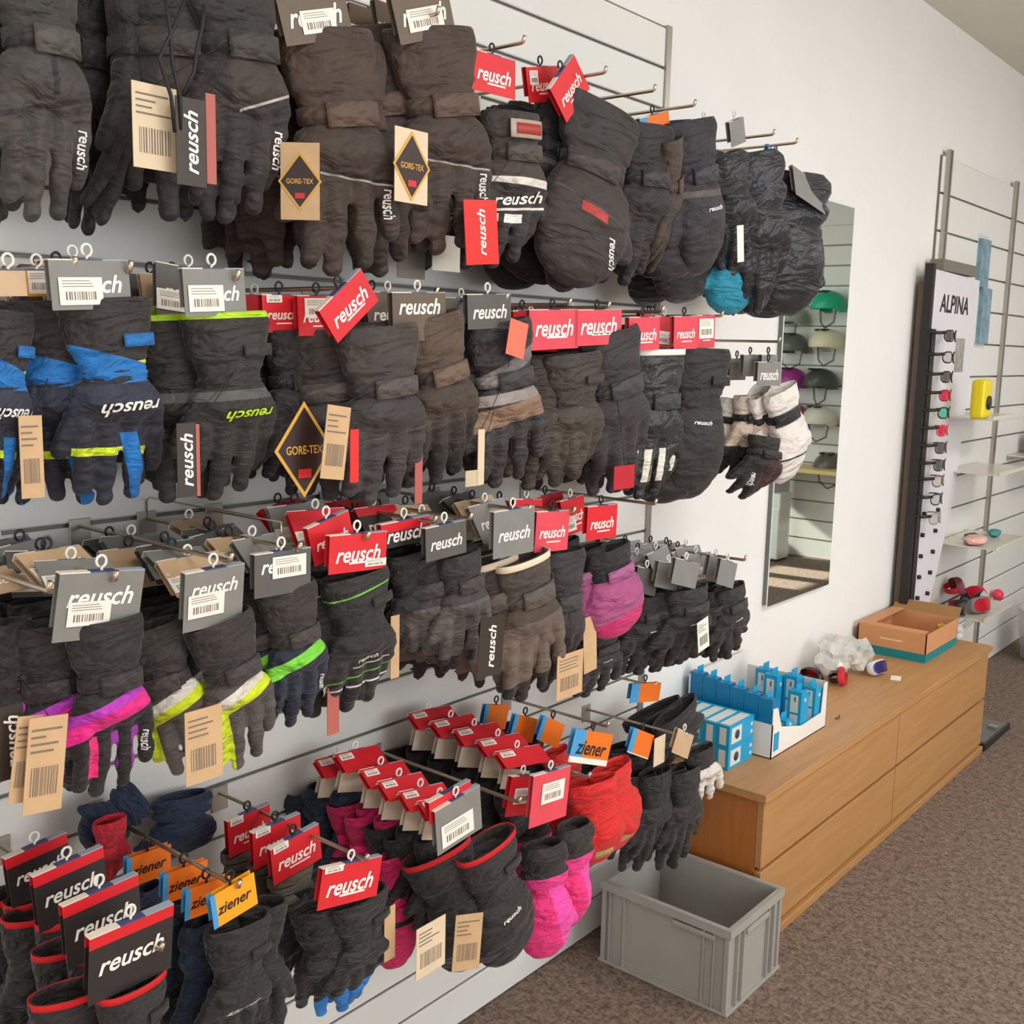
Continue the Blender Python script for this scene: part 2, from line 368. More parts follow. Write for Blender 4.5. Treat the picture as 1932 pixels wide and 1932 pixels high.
style('blackplain', (44, 41, 42), (42, 39, 40), None, WHT, .03, (.02, -.14, 0), straps=False)
style('inkpuffy', (36, 37, 46), (40, 42, 52), None, None, rough=.38, ctype='puffy', straps=False)
style('plum', (60, 54, 62), (50, 47, 58), None, WHT, .03, (.01, -.15, 0), hz=[((112, 100, 98), bandz(-.128, -.117, -.1))])
style('teal', (18, 138, 166), (24, 128, 156), ctype='short', straps=False)
style('blue', (44, 48, 66), (60, 54, 52), (24, 112, 186), WHT, .066, (.01, -.142, PI), hz=[((28, 120, 196), bandz(-.128, -.108, .25, .0, .08)), ((200, 222, 30), bandz(-.205, -.194, -.1, -.05, .028)), ((24, 112, 190), [(1, .12, .021), (-1, -.12, -.004), (0, -1, -.175)]), ((58, 66, 92), bandz(-.133, -.108))], cz=[((210, 224, 50), bandz(-.088, -.083, .1)), ((26, 116, 192), [(-.4, -1, -.072)])], straps=False)
style('limetext', (60, 57, 54), (62, 58, 55), None, (196, 232, 40), .056, (.012, -.145, PI), hz=[((108, 108, 106), bandz(-.122, -.108))], cz=[((176, 220, 30), [(0, 1, .006)])], straps=False)
style('slate', (78, 72, 72), (84, 76, 72), (70, 62, 62), None, hz=[((60, 54, 55), bandz(-.152, -.149, -.3)), ((102, 90, 86), bandz(-.167, -.164, .1))])
style('cocoa', (96, 78, 64), (100, 80, 64), (74, 60, 56), WHT, .03, (.0, -.035, .35), hz=[((58, 50, 46), [(0, -1, -.172)]), ((74, 60, 50), bandz(-.15, -.147, -.25))])
style('silver', (60, 54, 56), (54, 50, 52), (140, 134, 134), None, hz=[((150, 140, 136), bandz(-.128, -.11)), ((140, 112, 92), bandz(-.165, -.13, .1))], cz=[((134, 128, 128), bandz(-.085, -.06, .5))], rough=.5)
style('camo', (92, 78, 66), (74, 64, 56), None, None, rough=.55, straps=False)
style('aubergine', (64, 58, 62), (56, 53, 58), None, None)
style('leather', (46, 48, 50), (50, 54, 54), None, None, rough=.35, lining=(225, 222, 214), hz=[((226, 222, 208), bandz(-.235, -.178, 0, -.047, -.036)), ((226, 222, 208), bandz(-.24, -.178, 0, -.022, -.011)), ((226, 222, 208), bandz(-.24, -.178, 0, .006, .016)), ((226, 222, 208), bandz(-.225, -.178, 0, .031, .040))])
style('blackmitt', (44, 40, 44), (40, 38, 40), None, WHT, .028, (-.005, -.125, -.1), straps=False)
style('white', (222, 216, 210), (224, 218, 212), (34, 32, 32), None, ctype='short', tabcol=(30, 28, 28), hz=[((30, 28, 30), bandz(-.196, -.191, -.2))])
style('whitebeige', (196, 176, 158), (206, 190, 174), (34, 30, 32), None, ctype='short', tabcol=(30, 28, 28), hz=[((34, 30, 32), [(0, -1, -.17)])])
style('maroon', (86, 30, 30), (40, 34, 34), None, WHT, .05, (-.02, -.19, -PI / 2), ctype='short', hz=[((30, 27, 28), [(-1, 0, -.002)])])
style('pinkband', (46, 42, 42), (50, 45, 43), None, WHT, .044, PINK, ctype='gauntlet', hz=[((188, 50, 190), bandz(-.128, -.112, .4)), ((236, 32, 140), bandz(-.154, -.128, .4)), ((236, 40, 120), bandz(-.235, -.17, 0, -.034, -.022)), ((150, 50, 160), bandz(-.235, -.17, 0, -.006, .005)), ((150, 50, 160), bandz(-.235, -.17, 0, .020, .031))])
style('limeband', (100, 92, 88), (64, 57, 54), None, None, hz=[((222, 216, 206), bandz(-.130, -.112, .4)), ((214, 232, 20), bandz(-.150, -.130, .4)), ((204, 222, 20), [(1, 0, .046), (-1, 0, -.022), (0, -1, -.155)])])
style('greenband', (40, 50, 76), (66, 58, 54), None, WHT, .04, PINK, hz=[((124, 220, 60), bandz(-.142, -.116, .35))], cz=None)
style('greenline', (46, 44, 42), (48, 46, 43), None, (220, 216, 208), .03, (.0, -.16, 0), hz=[((200, 196, 188), bandz(-.174, -.172, 0, -.02, .035)), ((96, 170, 60), bandz(-.192, -.189, .05)), ((226, 226, 220), bandz(-.214, -.210))], cz=[((110, 190, 60), bandz(-.03, -.027, .15))], straps=False)
style('greyfinger', (112, 104, 102), (62, 58, 58), None, WHT, .03, (-.03, -.06, -1.2), hz=[((36, 34, 34), [(0, -1, -.238)]), ((84, 76, 80), [(0, 1, .125)])], ctype='short')
style('taupe', (124, 106, 92), (92, 82, 72), None, WHT, .03, (-.03, -.06, -1.2), hz=[((40, 36, 38), [(0, -1, -.232)]), ((98, 78, 60), [(0, 1, .128)])], ctype='short', lining=(226, 206, 180))
style('pinkmitt', (166, 74, 128), (34, 32, 38), None, None, hz=[((206, 34, 110), [(.2, -1, -.195)])], tabcol=(168, 92, 140), ctype='short')
style('smallblack', (46, 43, 43), (48, 45, 45), None, WHT, .02, (0, -.13, .2), hz=[((104, 100, 98), bandz(-.158, -.156, -.3))], ctype='short')
style('redlined', (46, 42, 42), (50, 46, 46), None, WHT, .034, (.0, -.14, .2), lining=(196, 24, 30), straps=False)
style('navy', (30, 54, 84), (34, 60, 92), None, None, straps=False, ctype='puffy')
style('navyquilt', (28, 56, 94), (30, 60, 98), None, None, straps=False, ctype='puffy')
style('redrib', (214, 36, 56), (214, 36, 56), None, None, straps=False, ctype='short')
style('khaki', (112, 102, 84), (116, 106, 88), None, None, straps=False, ctype='short')
style('sportblack', (48, 46, 48), (46, 44, 46), None, WHT, .05, word='ziener', textpos= (.0, -.15, .15), straps=False)
style('bluetip', (44, 40, 44), (42, 40, 42), None, None, straps=False, hz=[((24, 120, 200), [(.6, -1, -.205)])], rough=.5)
style('fuchsia', (204, 22, 92), (206, 24, 96), None, None, straps=True, hz=[((40, 24, 32), bandz(-.15, -.138))])
style('hotpink', (232, 40, 122), (52, 46, 44), None, None, straps=False, ctype='puffy', cz=[((236, 50, 140), [(0, -1, -.062)])], hz=[((240, 70, 170), [(1, .2, .02)])])
style('redkid', (214, 26, 22), (214, 28, 24), None, None, straps=False, ctype='short', hz=[((170, 160, 90), bandz(-.226, -.205, 0, -.008, .022))])
style('blacklong', (52, 48, 48), (40, 38, 38), None, None, straps=False, ctype='short')
style('whitefinger', (224, 218, 208), (50, 46, 46), None, None, straps=False, ctype='short')
# ------------------------------------------------------------------ header cards, hooks, tags
CC = {'grey': (124, 124, 120), 'greyd': (86, 84, 80), 'brown': (98, 84, 70), 'red': (206, 32, 42), 'pinkred': (214, 70, 84), 'orange': (226, 112, 24), 'yellow': (236, 158, 24), 'black': (44, 40, 40), 'tan': (192, 162, 128), 'pale': (204, 190, 172)}
def cardmat(k):
    if k == 'black': return mat('card_black_red', CC[k], .5, zones=[((206, 28, 38), [(0, 1, .016)])])
    if k in ('orange', 'yellow'): return mat('card_' + k, CC[k], .5, zones=[((70, 150, 205), [(-1, 0, -.030)]), ((232, 226, 214), [(0, -1, -.058)])])
    return mat('card_' + k, CC[k], .5, vary=.05, vscale=20)
STRIPTOP = mat('card_top_strip', (66, 74, 110), .5, zones=[((224, 214, 200), [(-1, 0, -.018)]), ((150, 160, 172), [(1, 0, -.018)])])
PRINT = mat('label_print', (120, 108, 96), .6)
CREAM = mat('tag_cream', (214, 194, 164), .6, vary=.04, vscale=30)
TAN = mat('tag_tan', (196, 162, 122), .6, vary=.05, vscale=30)
STK = mat('price_sticker_white', (232, 226, 216), .5)
CREAMSTK = mat('price_sticker_cream', (208, 188, 160), .55)
HOOKB = mat('hook_black_plastic', (30, 30, 32), .35); HOOKW = mat('hook_white_plastic', (226, 222, 212), .35)
TXW = mat('lettering_white', (238, 232, 226), .5); TXB = mat('lettering_black', (28, 26, 26), .5)
_CM = {}
def card_mesh(w, h, d=.011):
    k = (round(w, 3), round(h, 3), round(d, 3))
    if k not in _CM:
        t = .0012; w2 = w / 2; bm = bmesh.new()
        box(bm, d / 2 - t, d / 2, -w2, w2, -h, 0); box(bm, -d / 2, -d / 2 + t, -w2, w2, -h * .8, 0)
        _CM[k] = finish(bm, 'header_card')
    return _CM[k]
_HK = {}
def hook_mesh():
    if not _HK:
        pts = [(0, 0, -.004), (0, 0, .006)] + [(0, .0085 * math.cos(a) - .0085 + .0085, .016 + .0095 * math.sin(a)) for a in [(-PI / 2 + .5) + i * (2 * PI - 1.0) / 9 for i in range(10)]]
        _HK['h'] = tubeme('hook', [tuple(c * .8 for c in q) for q in pts], .0019, 6)
    return _HK['h']
def lines_mesh(w, h, rows, seed, bars=True):
    "printed lines and a barcode block on a sticker, joined"
    r = random.Random(seed); bm = bmesh.new()
    for i in range(rows):
        z = -h * (.12 + .30 * i / max(rows, 1)); L_ = w * r.uniform(.35, .8)
        box(bm, 0, .0003, -w * .42, -w * .42 + L_, z - h * .022, z)
    if bars:
        y = -w * .36
        while y < w * .34:
            q = w * r.uniform(.012, .035); box(bm, 0, .0003, y, y + q, -h * .82, -h * .52); y += q + w * r.uniform(.02, .045)
    return finish(bm, 'print')
_LM = {}
def sticker(parent, y, z, w, h, x, m=None, name='price_sticker', rot=0):
    s = link(name, boxme('sticker', (0, .0005, -w / 2, w / 2, -h, 0)), m or STK, parent, loc=(x, y, z), rot=(rot, 0, 0))
    return s
def card(parent, off, w, h, col='grey', roll=0, lean=0, yaw=0, text='reusch', stick=None, d=.011, hook='w', tpos=.52, low=False, strip=True):
    c = link('header_card', card_mesh(w, h, d), cardmat(col), parent, loc=off, rot=(roll, lean, yaw))
    if strip:
        tm = _CM.setdefault(('s', round(w, 3), round(d, 3)), boxme('top_strip', (-d / 2, d / 2, -w / 2, w / 2, 0, .0016)))
        link('top_strip', tm, STRIPTOP, c)
    if text and not low:
        tc = TXB if col in ('orange', 'yellow') else TXW
        link('lettering', textmesh(text), tc, c, loc=(d / 2 + .0006, .0, -h * tpos), scale=(1, w * .78, w * .78))
        if col in ('red', 'pinkred'): link('printed_line', _CM.setdefault(('pl',), boxme('pl', (0, .0004, -.5, .5, -.03, .03))), TXW, c, loc=(d / 2 + .0002, w * .05, -h * (tpos + .24)), scale=(1, w * .42, w * .42))
    if stick:
        sy, sz, sw_, sh = stick
        k = ('st', round(sw_, 3), round(sh, 3)); _CM.setdefault(k, boxme('sticker', (0, .0006, -sw_ / 2, sw_ / 2, -sh, 0)))
        s = link('price_sticker', _CM[k], STK if not low else CREAMSTK, c, loc=(d / 2 + .0012, sy, sz))
        if not low:
            kk = ('lp', round(sw_, 3), round(sh, 3)); _CM.setdefault(kk, lines_mesh(sw_, sh, 3, 5))
            link('printed_lines', _CM[kk], PRINT, c, loc=(d / 2 + .0019, sy, sz))
    if hook:
        link('hook', hook_mesh(), HOOKW if hook == 'w' else HOOKB, parent, loc=(off[0], off[1], off[2]), rot=(0, 0, 0))
    return c
def hangtag(parent, P, w, h, m, roll=0, yaw=0, kind='barcode', anchor=None):
    "P: top centre of the tag in parent space"
    t = link('hang_tag', boxme('hang_tag', (0, .0012, -w / 2, w / 2, -h, 0)) if kind != 'diamond_only' else boxme('hang_tag', (0, .0006, -w * .1, w * .1, -h * .6, -h * .4)), m, parent, loc=P, rot=(roll, 0, yaw))
    if kind == 'barcode': link('barcode', lines_mesh(w, h, 4, int(w * 9999)), PRINT, t, loc=(.0014, 0, 0))
    elif kind == 'vertical':
        link('lettering', textmesh('reusch'), TXW, t, loc=(.0018, 0, -h * .5), rot=(PI / 2, 0, 0), scale=(1, h * .72, h * .72))
    elif kind.startswith('diamond'):
        q = w * .5 if kind == 'diamond_only' else w * .56
        def dia(sc_, x, nm, m__):
            bm = bmesh.new(); vs = [bm.verts.new((x + k_, a * q * sc_, -h * .5 + b * q * 1.3 * sc_)) for k_ in (0, .001) for a, b in ((0, 1), (1, 0), (0, -1), (-1, 0))]
            bm.faces.new(vs[:4][::-1]); bm.faces.new(vs[4:])
            for i in range(4): bm.faces.new((vs[i], vs[(i + 1) % 4], vs[4 + (i + 1) % 4], vs[4 + i]))
            return link(nm, finish(bm, nm), m__, t)
        GP = mat('gold_print', (206, 156, 62), .4)
        dia(1, .0014, 'diamond_border', GP); dia(.88, .0018, 'diamond_label', mat('diamond_black', (44, 26, 20), .4))
        link('lettering', textmesh('GORE-TEX', 0), GP, t, loc=(.0034, 0, -h * .5), scale=(1, q * 1.25, q * 1.5))
        link('maker_mark', boxme('mk', (0, .0004, -q * .22, q * .22, -q * .14, q * .1)), mat('mark_red', (196, 40, 34), .4), t, loc=(.003, 0, -h * .5 - q * .62))
    if anchor is not None:
        link('string', tubeme('string', [anchor, ((P[0] + anchor[0]) / 2 + .004, (P[1] + anchor[1]) / 2, (P[2] + anchor[2]) / 2), P], .0007, 5), mat('string_black', (40, 36, 34), .7), parent)
    return t
# ------------------------------------------------------------------ glove pairs
def make_glove(parent, kind, st, var, flip, loc, rot, sc, detail=2, low=False):
    s = ST[st]; hm = get_hand(kind, var % 4, flip, low)
    g = link('glove' if kind == 'glove' else 'mitten', hm, s['hand'], parent, loc=loc, rot=rot, scale=sc)
    link('cuff', CUFFS[(s['ctype'], var % 2)], s['cuff'], g)
    if detail >= 1:
        if s['straps']:
            link('wrist_strap', STRAP, s['strap'], g); link('strap_tab', TAB[flip], s['tab'], g)
        if s['lining'] is not None: link('lining', HEM, s['lining'], g, loc=(0, 0, -.03 if s['ctype'] == 'short' else 0), scale=(1, .84, 1) if s['ctype'] == 'short' else (1, 1, 1))
    if detail >= 2:
        if s['text'] is not None:
            y, z, a = s['tp']
            if s['tp'] is PINK: y = (.0405 + .0385 * (.55 + .5 * [1.0, .75, 1.25, .5][var % 4])) / 2 - .003
            if z > -.1: pass
            else: link('lettering', on_surface(hm, s['word'], s['tw'] * (.82 if s['tp'] is PINK else 1), y * flip, z, a, st), s['text'], g)
        if s['ctype'] == 'gauntlet' and not s['straps']:
            link('pull_tab', UPTAB, s['strap'], g, loc=(0, 0, -.03), scale=(1, 1, .7))
        if s['badge']: link('badge', band_mesh(-.075, -.052, .0262, .044, -25, 30, .0025), mat('badge_' + st, s['badge'], .5), g)
    return g
NUM = ['', 'second', 'third', 'fourth', 'fifth', 'sixth', 'seventh', 'eighth', 'ninth', 'tenth', 'eleventh']
PEGS = 0
def place(T, B, W, x):
    p, q = at(T[0], T[1], x), at(B[0], B[1], x)
    mx, my = (T[0] + B[0]) / 2, (T[1] + B[1]) / 2
    ww = (at(mx + W / 2, my, x) - at(mx - W / 2, my, x)).y
    L_ = (q - p).length; phi = math.atan2(q.y - p.y, -(q.z - p.z))
    return p, L_, ww, phi
def pair(label, short, kind, st, T, B, W, x, twist=0, flip=1, var=0, mate=1, rear=0, step=.05, rstyle=None, rcard=None, cards=(), tags=(), group=None, name=None, detail=2, mates=None, rlean=.25, lean=0, rz=None, rdrop=0):
    p, L_, ww, phi = place(T, B, W, x)
    root = empty(name or ('ski_glove_pair' if kind == 'glove' else 'ski_mitten_pair'), p)
    tag(root, label, 'gloves' if kind == 'glove' else 'mittens', group)
    sc = (max(.7, min(1.15, (ww / .112 + L_ / .27) / 2)), ww / .112, L_ / .27)
    tw = math.radians(twist)
    if mate:
        dy, dx = mates or (-.022 * flip, -.05)
        make_glove(root, kind, st, var + 1, -flip, (dx * sc[0], dy, -.006), (phi + random.uniform(-.06, .06), 0, tw - .35 * flip), sc, 1)
    make_glove(root, kind, st, var, flip, (0, 0, 0), (phi, lean, tw), sc, detail)
    for cdef in cards:
        cx, cy, cw, ch, col = cdef[:5]; o = dict(cdef[5]) if len(cdef) > 5 else {}
        dxx = o.pop('dx', .018)
        c0 = at(cx, cy, x + dxx); a_ = (at(cx + cw / 2, cy, x + dxx) - at(cx - cw / 2, cy, x + dxx)).y; b_ = abs((at(cx, cy + ch / 2, x + dxx) - at(cx, cy - ch / 2, x + dxx)).z)
        ro = o.pop('roll', 0); st_ = o.pop('stick', None)
        if st_: st_ = (st_[0] * a_, st_[1] * b_, st_[2] * a_, st_[3] * b_)
        offv = c0 - p; rr = ro - math.atan((cy - 695) / (2660 - cx))
        top = offv + Vector((0, -math.sin(rr) * b_ / 2, math.cos(rr) * b_ / 2))
        card(root, tuple(top), a_, b_, col, roll=rr, stick=st_, **o)
    for tdef in tags:
        cx, cy, cw, ch, m_, o = tdef; o = dict(o); dxx = o.pop('dx', .045)
        c0 = at(cx, cy - ch / 2, x + dxx); a_ = (at(cx + cw / 2, cy, x + dxx) - at(cx - cw / 2, cy, x + dxx)).y; b_ = abs((at(cx, cy + ch / 2, x + dxx) - at(cx, cy - ch / 2, x + dxx)).z)
        q = c0 - p
        hangtag(root, tuple(q), a_, b_, m_, roll=o.pop('roll', 0), anchor=(.02 * sc[0], 0, -.08 * sc[2]), **o)
    # the pairs hanging behind on the same peg
    for k in range(rear):
        xk = x - .06 - step * (k + 1)
        if xk < .05: break
        r = empty(root.name.split('.')[0], (xk, p.y + random.uniform(-.012, .012), (rz if rz else p.z) + random.uniform(-.006, .006) - rdrop * k))
        wn = ww * random.uniform(.9, 1.02); sc2 = (.75 * sc[0], wn / .112, L_ / .27 * random.uniform(.95, 1.0))
        tag(r, '%s %s back on the peg of %s' % (NUM[min(k + 1, 10)], 'glove pair' if kind == 'glove' else 'mitten pair', short), 'gloves' if kind == 'glove' else 'mittens', 'pairs behind the ' + short)
        make_glove(r, kind, (rstyle or [st])[k % len(rstyle or [st])], (var + k) % 2, flip if k % 2 else -flip, (0, 0, 0), (phi * .5 + random.uniform(-.05, .05), 0, tw + random.uniform(-.3, .3)), sc2, 0, low=True)
        if rcard:
            rc = rcard[k % len(rcard)]; cw = min(.105, max(.06, ww * .8)); ch = cw * .72
            topz = .055 * L_ / .27 if not cards else top.z
            card(r, (.02, random.uniform(-.01, .01), topz - rdrop * .3), cw, ch, rc, roll=random.uniform(-.12, .12), lean=-rlean * random.uniform(.6, 1.3), yaw=random.uniform(-.2, .2), low=(k > 2), stick=(-cw * .25, -ch * .5, cw * .5, ch * .4) if random.random() < .8 and rc != 'black' else None, hook='b' if k % 4 else 'w')
    return root, p
def peg(y, z, xt, desc, loop=False, up=.012):
    t = empty('display_peg', (0, y, z)); tag(t, desc, 'peg', 'metal display pegs on the slatwall')
    bm = bmesh.new(); tube(bm, [(.0, 0, 0), (xt - .004, 0, 0), (xt, 0, .001), (xt + .004, 0, up)], .0036, 8)
    link('rod', finish(bm, 'rod', True), ROD, t)
    link('back_plate', boxme('bp', (0.0005, .004, -.018, .018, -.035, .012), bevel=.001, seg=1), mat('peg_plate', (176, 172, 164), .4, .5), t)
    if loop:
        link('label_wire', tubeme('lw', [(.003, 0, -.006), (.003, 0, .03), (.012, 0, .036), (xt * .9, 0, .036), (xt * .9, 0, .01)], .0016, 6), ROD, t)
    return t
S1 = (-.22, -.30, .52, .55)
# ================================================================== drawer unit
t = empty('drawer_unit', (.0, 3.64, 0)); tag(t, 'long low beech drawer unit with two pairs of drawers under the mirror', 'drawers')
cy = 3.64
def cb_(name, *b, m=WOOD, p=t, bevel=.0015): return link(name, boxme(name, *[(q[0], q[1], q[2] - cy, q[3] - cy, q[4], q[5]) for q in b], bevel=bevel, seg=1), m, p)
cb_('top', (.0, .405, 2.60, 4.68, .438, .462))
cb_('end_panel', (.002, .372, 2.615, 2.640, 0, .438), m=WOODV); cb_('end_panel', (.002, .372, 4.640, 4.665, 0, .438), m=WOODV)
cb_('centre_panel', (.002, .372, 3.63, 3.65, 0, .438)); cb_('back_panel', (.0, .004, 2.62, 4.66, .02, .438))
cb_('plinth', (.36, .405, 2.615, 4.665, 0, .026)); cb_('bottom_board', (.004, .36, 2.64, 4.64, .026, .044))
for y0, y1 in ((2.615, 3.636), (3.644, 4.665)):
    for z0, z1 in ((.034, .228), (.240, .434)):
        d = cb_('drawer', (.373, .394, y0, y1, z0, z1)); cb_('finger_groove', (.365, .372, y0 + .01, y1 - .01, z1, z1 + .010), m=mat('dark_gap', (70, 42, 22), .8), bevel=0)
# ================================================================== grey crate
t = empty('storage_crate', (.2875, 2.43, 0), 0); tag(t, 'grey plastic stacking crate standing empty on the carpet', 'crate')
GC = mat('crate_grey_plastic', (156, 153, 146), .42, vary=.03, vscale=12)
def cc_(name, *b, bevel=.002): return link(name, boxme(name, *b, bevel=bevel, seg=2), GC, t)
X, Y, H, T_ = .197, .150, .232, .004; XO, YO = .185, .138
cc_('base', (-XO, XO, -YO, YO, .006, .012)); cc_('base_rim', (-X, X, -Y, Y, 0, .008))
cc_('wall', (-XO, XO, -YO, -YO + T_, .012, H)); cc_('wall', (-XO, XO, YO - T_, YO, .012, H)); cc_('wall', (-XO, -XO + T_, -YO, YO, .012, H)); cc_('wall', (XO - T_, XO, -YO, YO, .012, H))
for q in ((-X, X, -Y, -YO), (-X, X, YO, Y), (-X, -XO, -YO, YO), (XO, X, -YO, YO)): cc_('rim', (*q, H - .022, H + .0005), bevel=0)
for sx in (-1, 1):
    for sy in (-1, 1):
        cc_('corner_post', (sx * XO - .007, sx * XO + .007 , sy * (YO + .003) - .006, sy * (YO + .003) + .006, .008, H - .02))
for xx in (-.12, -.165, .12, .15):
    cc_('rib', (xx - .002, xx + .002, -Y + .002, -YO, .008, H - .02), bevel=0); cc_('rib', (xx - .002, xx + .002, YO, Y - .002, .008, H - .02), bevel=0)
for yy in (-.1, -.07, .07, .1):
    cc_('rib', (XO, X - .002, yy - .002, yy + .002, .008, H - .02), bevel=0); cc_('rib', (-X + .002, -XO, yy - .002, yy + .002, .008, H - .02), bevel=0)
cc_('handle_lip', (XO, X + .001, -.06, .06, H - .045, H - .03)); cc_('handle_lip', (.03, .15, -Y - .001, -YO, H - .04, H - .028))
# ================================================================== mirror
t = empty('wall_mirror', (0, 3.63, 1.48)); tag(t, 'tall frameless wall mirror reflecting a helmet display', 'mirror')
link('mirror_glass', boxme('mg', (.0, .004, -.26, .255, -.695, .695)), mat('mirror_silver', (226, 236, 228), .02, 1), t)
link('backing', boxme('mb', (-.017, -.0005, -.255, .25, -.69, .69)), mat('mirror_backing', (120, 124, 120), .6), t)
# ================================================================== blue packs in a block (2 high, labels on top)
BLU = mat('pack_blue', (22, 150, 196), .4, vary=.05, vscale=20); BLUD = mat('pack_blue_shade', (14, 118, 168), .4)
LBL = mat('pack_label', (206, 208, 200), .5); DOT = mat('pack_print_dark', (44, 60, 92), .5)
ZT = .462
pk = None
bw, bd, bh = .0425, .15, .066
for i in range(5):
    for j in range(2):
        x1 = .241 - i * (bw + .0008); z0 = ZT + j * (bh + .0004)
        r = empty('blue_pack', (x1 - bw / 2, 2.686 + bd / 2, z0))
        tag(r, '%s blue pack from the front in the block on the drawer unit, %s layer' % (['first', 'second', 'third', 'fourth', 'fifth'][i], ['bottom', 'top'][j]), 'box', 'blue packs stacked in a block')
        link('carton', _CM.setdefault('bp', boxme('bp', (-bw / 2, bw / 2, -bd / 2, bd / 2, 0, bh), bevel=.001, seg=1)), BLU, r)
        link('side_label', _CM.setdefault('bpl', boxme('bpl', (-bw * .25, bw * .25, -.0008, 0, bh * .12, bh * .88))), LBL, r, loc=(0, -bd / 2, 0))
        if j: link('top_label', _CM.setdefault('bpt', boxme('bpt', (-bw * .36, bw * .36, -bd * .44, bd * .4, 0, .0008))), LBL, r, loc=(0, 0, bh))
        if i == 0:
            link('picture_panel', _CM.setdefault('bpp', boxme('bpp', (0, .0008, -bd * .42, -bd * .02, bh * .14, bh * .86))), LBL, r, loc=(bw / 2, 0, 0))
            link('picture_motif', _CM.setdefault('bpm', tubeme('bpm', [(0, 0, 0), (.0016, 0, 0)], .014, 12)), DOT, r, loc=(bw / 2, -bd * .2, bh * .5))
            link('picture_dots', _CM.setdefault('bpd', boxme('bpd', (0, .0008, bd * .36, bd * .44, bh * .2, bh * .35), (0, .0008, bd * .36, bd * .44, bh * .55, bh * .7))), LBL, r, loc=(bw / 2, 0, 0))
# white display tray with standing blue packs
TX0, TX1, TY0, TY1 = .005, .292, 2.855, 3.244
t = empty('display_tray', ((TX0 + TX1) / 2, (TY0 + TY1) / 2, ZT)); tag(t, 'white cardboard display tray holding upright blue packs', 'display tray')
WC = mat('white_card', (226, 222, 216), .5, vary=.03, vscale=10)
hx, hy = (TX1 - TX0) / 2, (TY1 - TY0) / 2
link('tray_base', boxme('tb', (-hx, hx, -hy, hy, 0, .003)), WC, t)
bm = bmesh.new()
def prism(bm, pts, a, b, ax):
    "extrude polygon pts (2D) between a and b along axis ax ('x' or 'y')"
    f = (lambda u, v, q: (q, u, v)) if ax == 'x' else (lambda u, v, q: (u, q, v))
    A = [bm.verts.new(f(u, v, a)) for u, v in pts]; B = [bm.verts.new(f(u, v, b)) for u, v in pts]
    bm.faces.new(A); bm.faces.new(B[::-1])
    for i in range(len(pts)): bm.faces.new((A[i], A[(i + 1) % len(pts)], B[(i + 1) % len(pts)], B[i]))
prism(bm, [(-hy, 0), (hy, 0), (hy, .15), (hy - .03, .15), (hy - .04, .055), (-.01 + .02, .05), (-hy + .06, .085), (-hy + .03, .15), (-hy, .155)], hx - .003, hx, 'x')
link('tray_front', finish(bm, 'tf'), WC, t)
link('tray_side', boxme('ts', (-hx, hx, -hy, -hy + .003, 0, .105)), WC, t); link('tray_side', boxme('ts', (-hx, hx, hy - .003, hy, 0, .15)), WC, t)
link('tray_back', boxme('tk', (-hx, -hx + .003, -hy, hy, 0, .2)), WC, t)
link('tray_emblem', boxme('te', (hx, hx + .001, -hy + .012, -hy + .045, .02, .075), bevel=0), BLU, t)
for i in range(12):
    if i < 6: x, y, nm = .262 - i * .047, 2.885, ['first', 'second', 'third', 'fourth', 'fifth', 'sixth'][i] + ' blue pack from the front in the left row of the white tray'; up = .175 + .006 * i
    elif i < 9: x, y, nm = .262, [2.99, 3.09, 3.195][i - 6], ['left', 'middle', 'right'][i - 6] + ' blue pack standing at the open front of the white tray'; up = [.085, .15, .14][i - 6]
    else: x, y, nm = [.2, .15, .1][i - 9], [3.19, 3.15, 3.19][i - 9], ['nearest', 'second', 'rearmost'][i - 9] + ' blue pack deeper in the right row of the white tray'; up = .165
    r = empty('blue_pack', (x, y, ZT + .003)); tag(r, nm, 'box', 'blue packs in the white tray')
    d_ = .056 if i >= 6 else .05
    bm = bmesh.new(); prism(bm, [(-d_ / 2, 0), (d_ / 2, 0), (d_ / 2, up * .9), (d_ * .1, up), (-d_ / 2, up)], -.0228, .0228, 'x')
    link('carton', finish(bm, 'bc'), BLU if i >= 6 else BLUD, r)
    link('hang_flap', boxme('hf', (-.001, .001, -d_ * .35, d_ * .35, up * .9, up + .018)), BLU, r)
    if i >= 6:
        link('side_label', boxme('sl', (-.013, .013, -.0008, 0, up * .55, up * .92)), LBL, r, loc=(0, -d_ / 2, 0)); link('side_label', boxme('sl', (-.013, .013, -.0008, 0, up * .12, up * .5)), LBL, r, loc=(0, -d_ / 2, 0))
        link('motif', boxme('mo', (.0, .004, -.0012, 0, up * .78, up * .88)), DOT, r, loc=(0, -d_ / 2, 0)); link('corner_patch', boxme('cp', (0, .0008, -.012, .012, up * .08, up * .22)), DOT, r, loc=(.0228, 0, 0))
    link('white_flower_print', tubeme('wf', [(0, 0, 0), (.0014, 0, 0)], .007, 8), LBL, r, loc=(.0228, 0, up * .8))
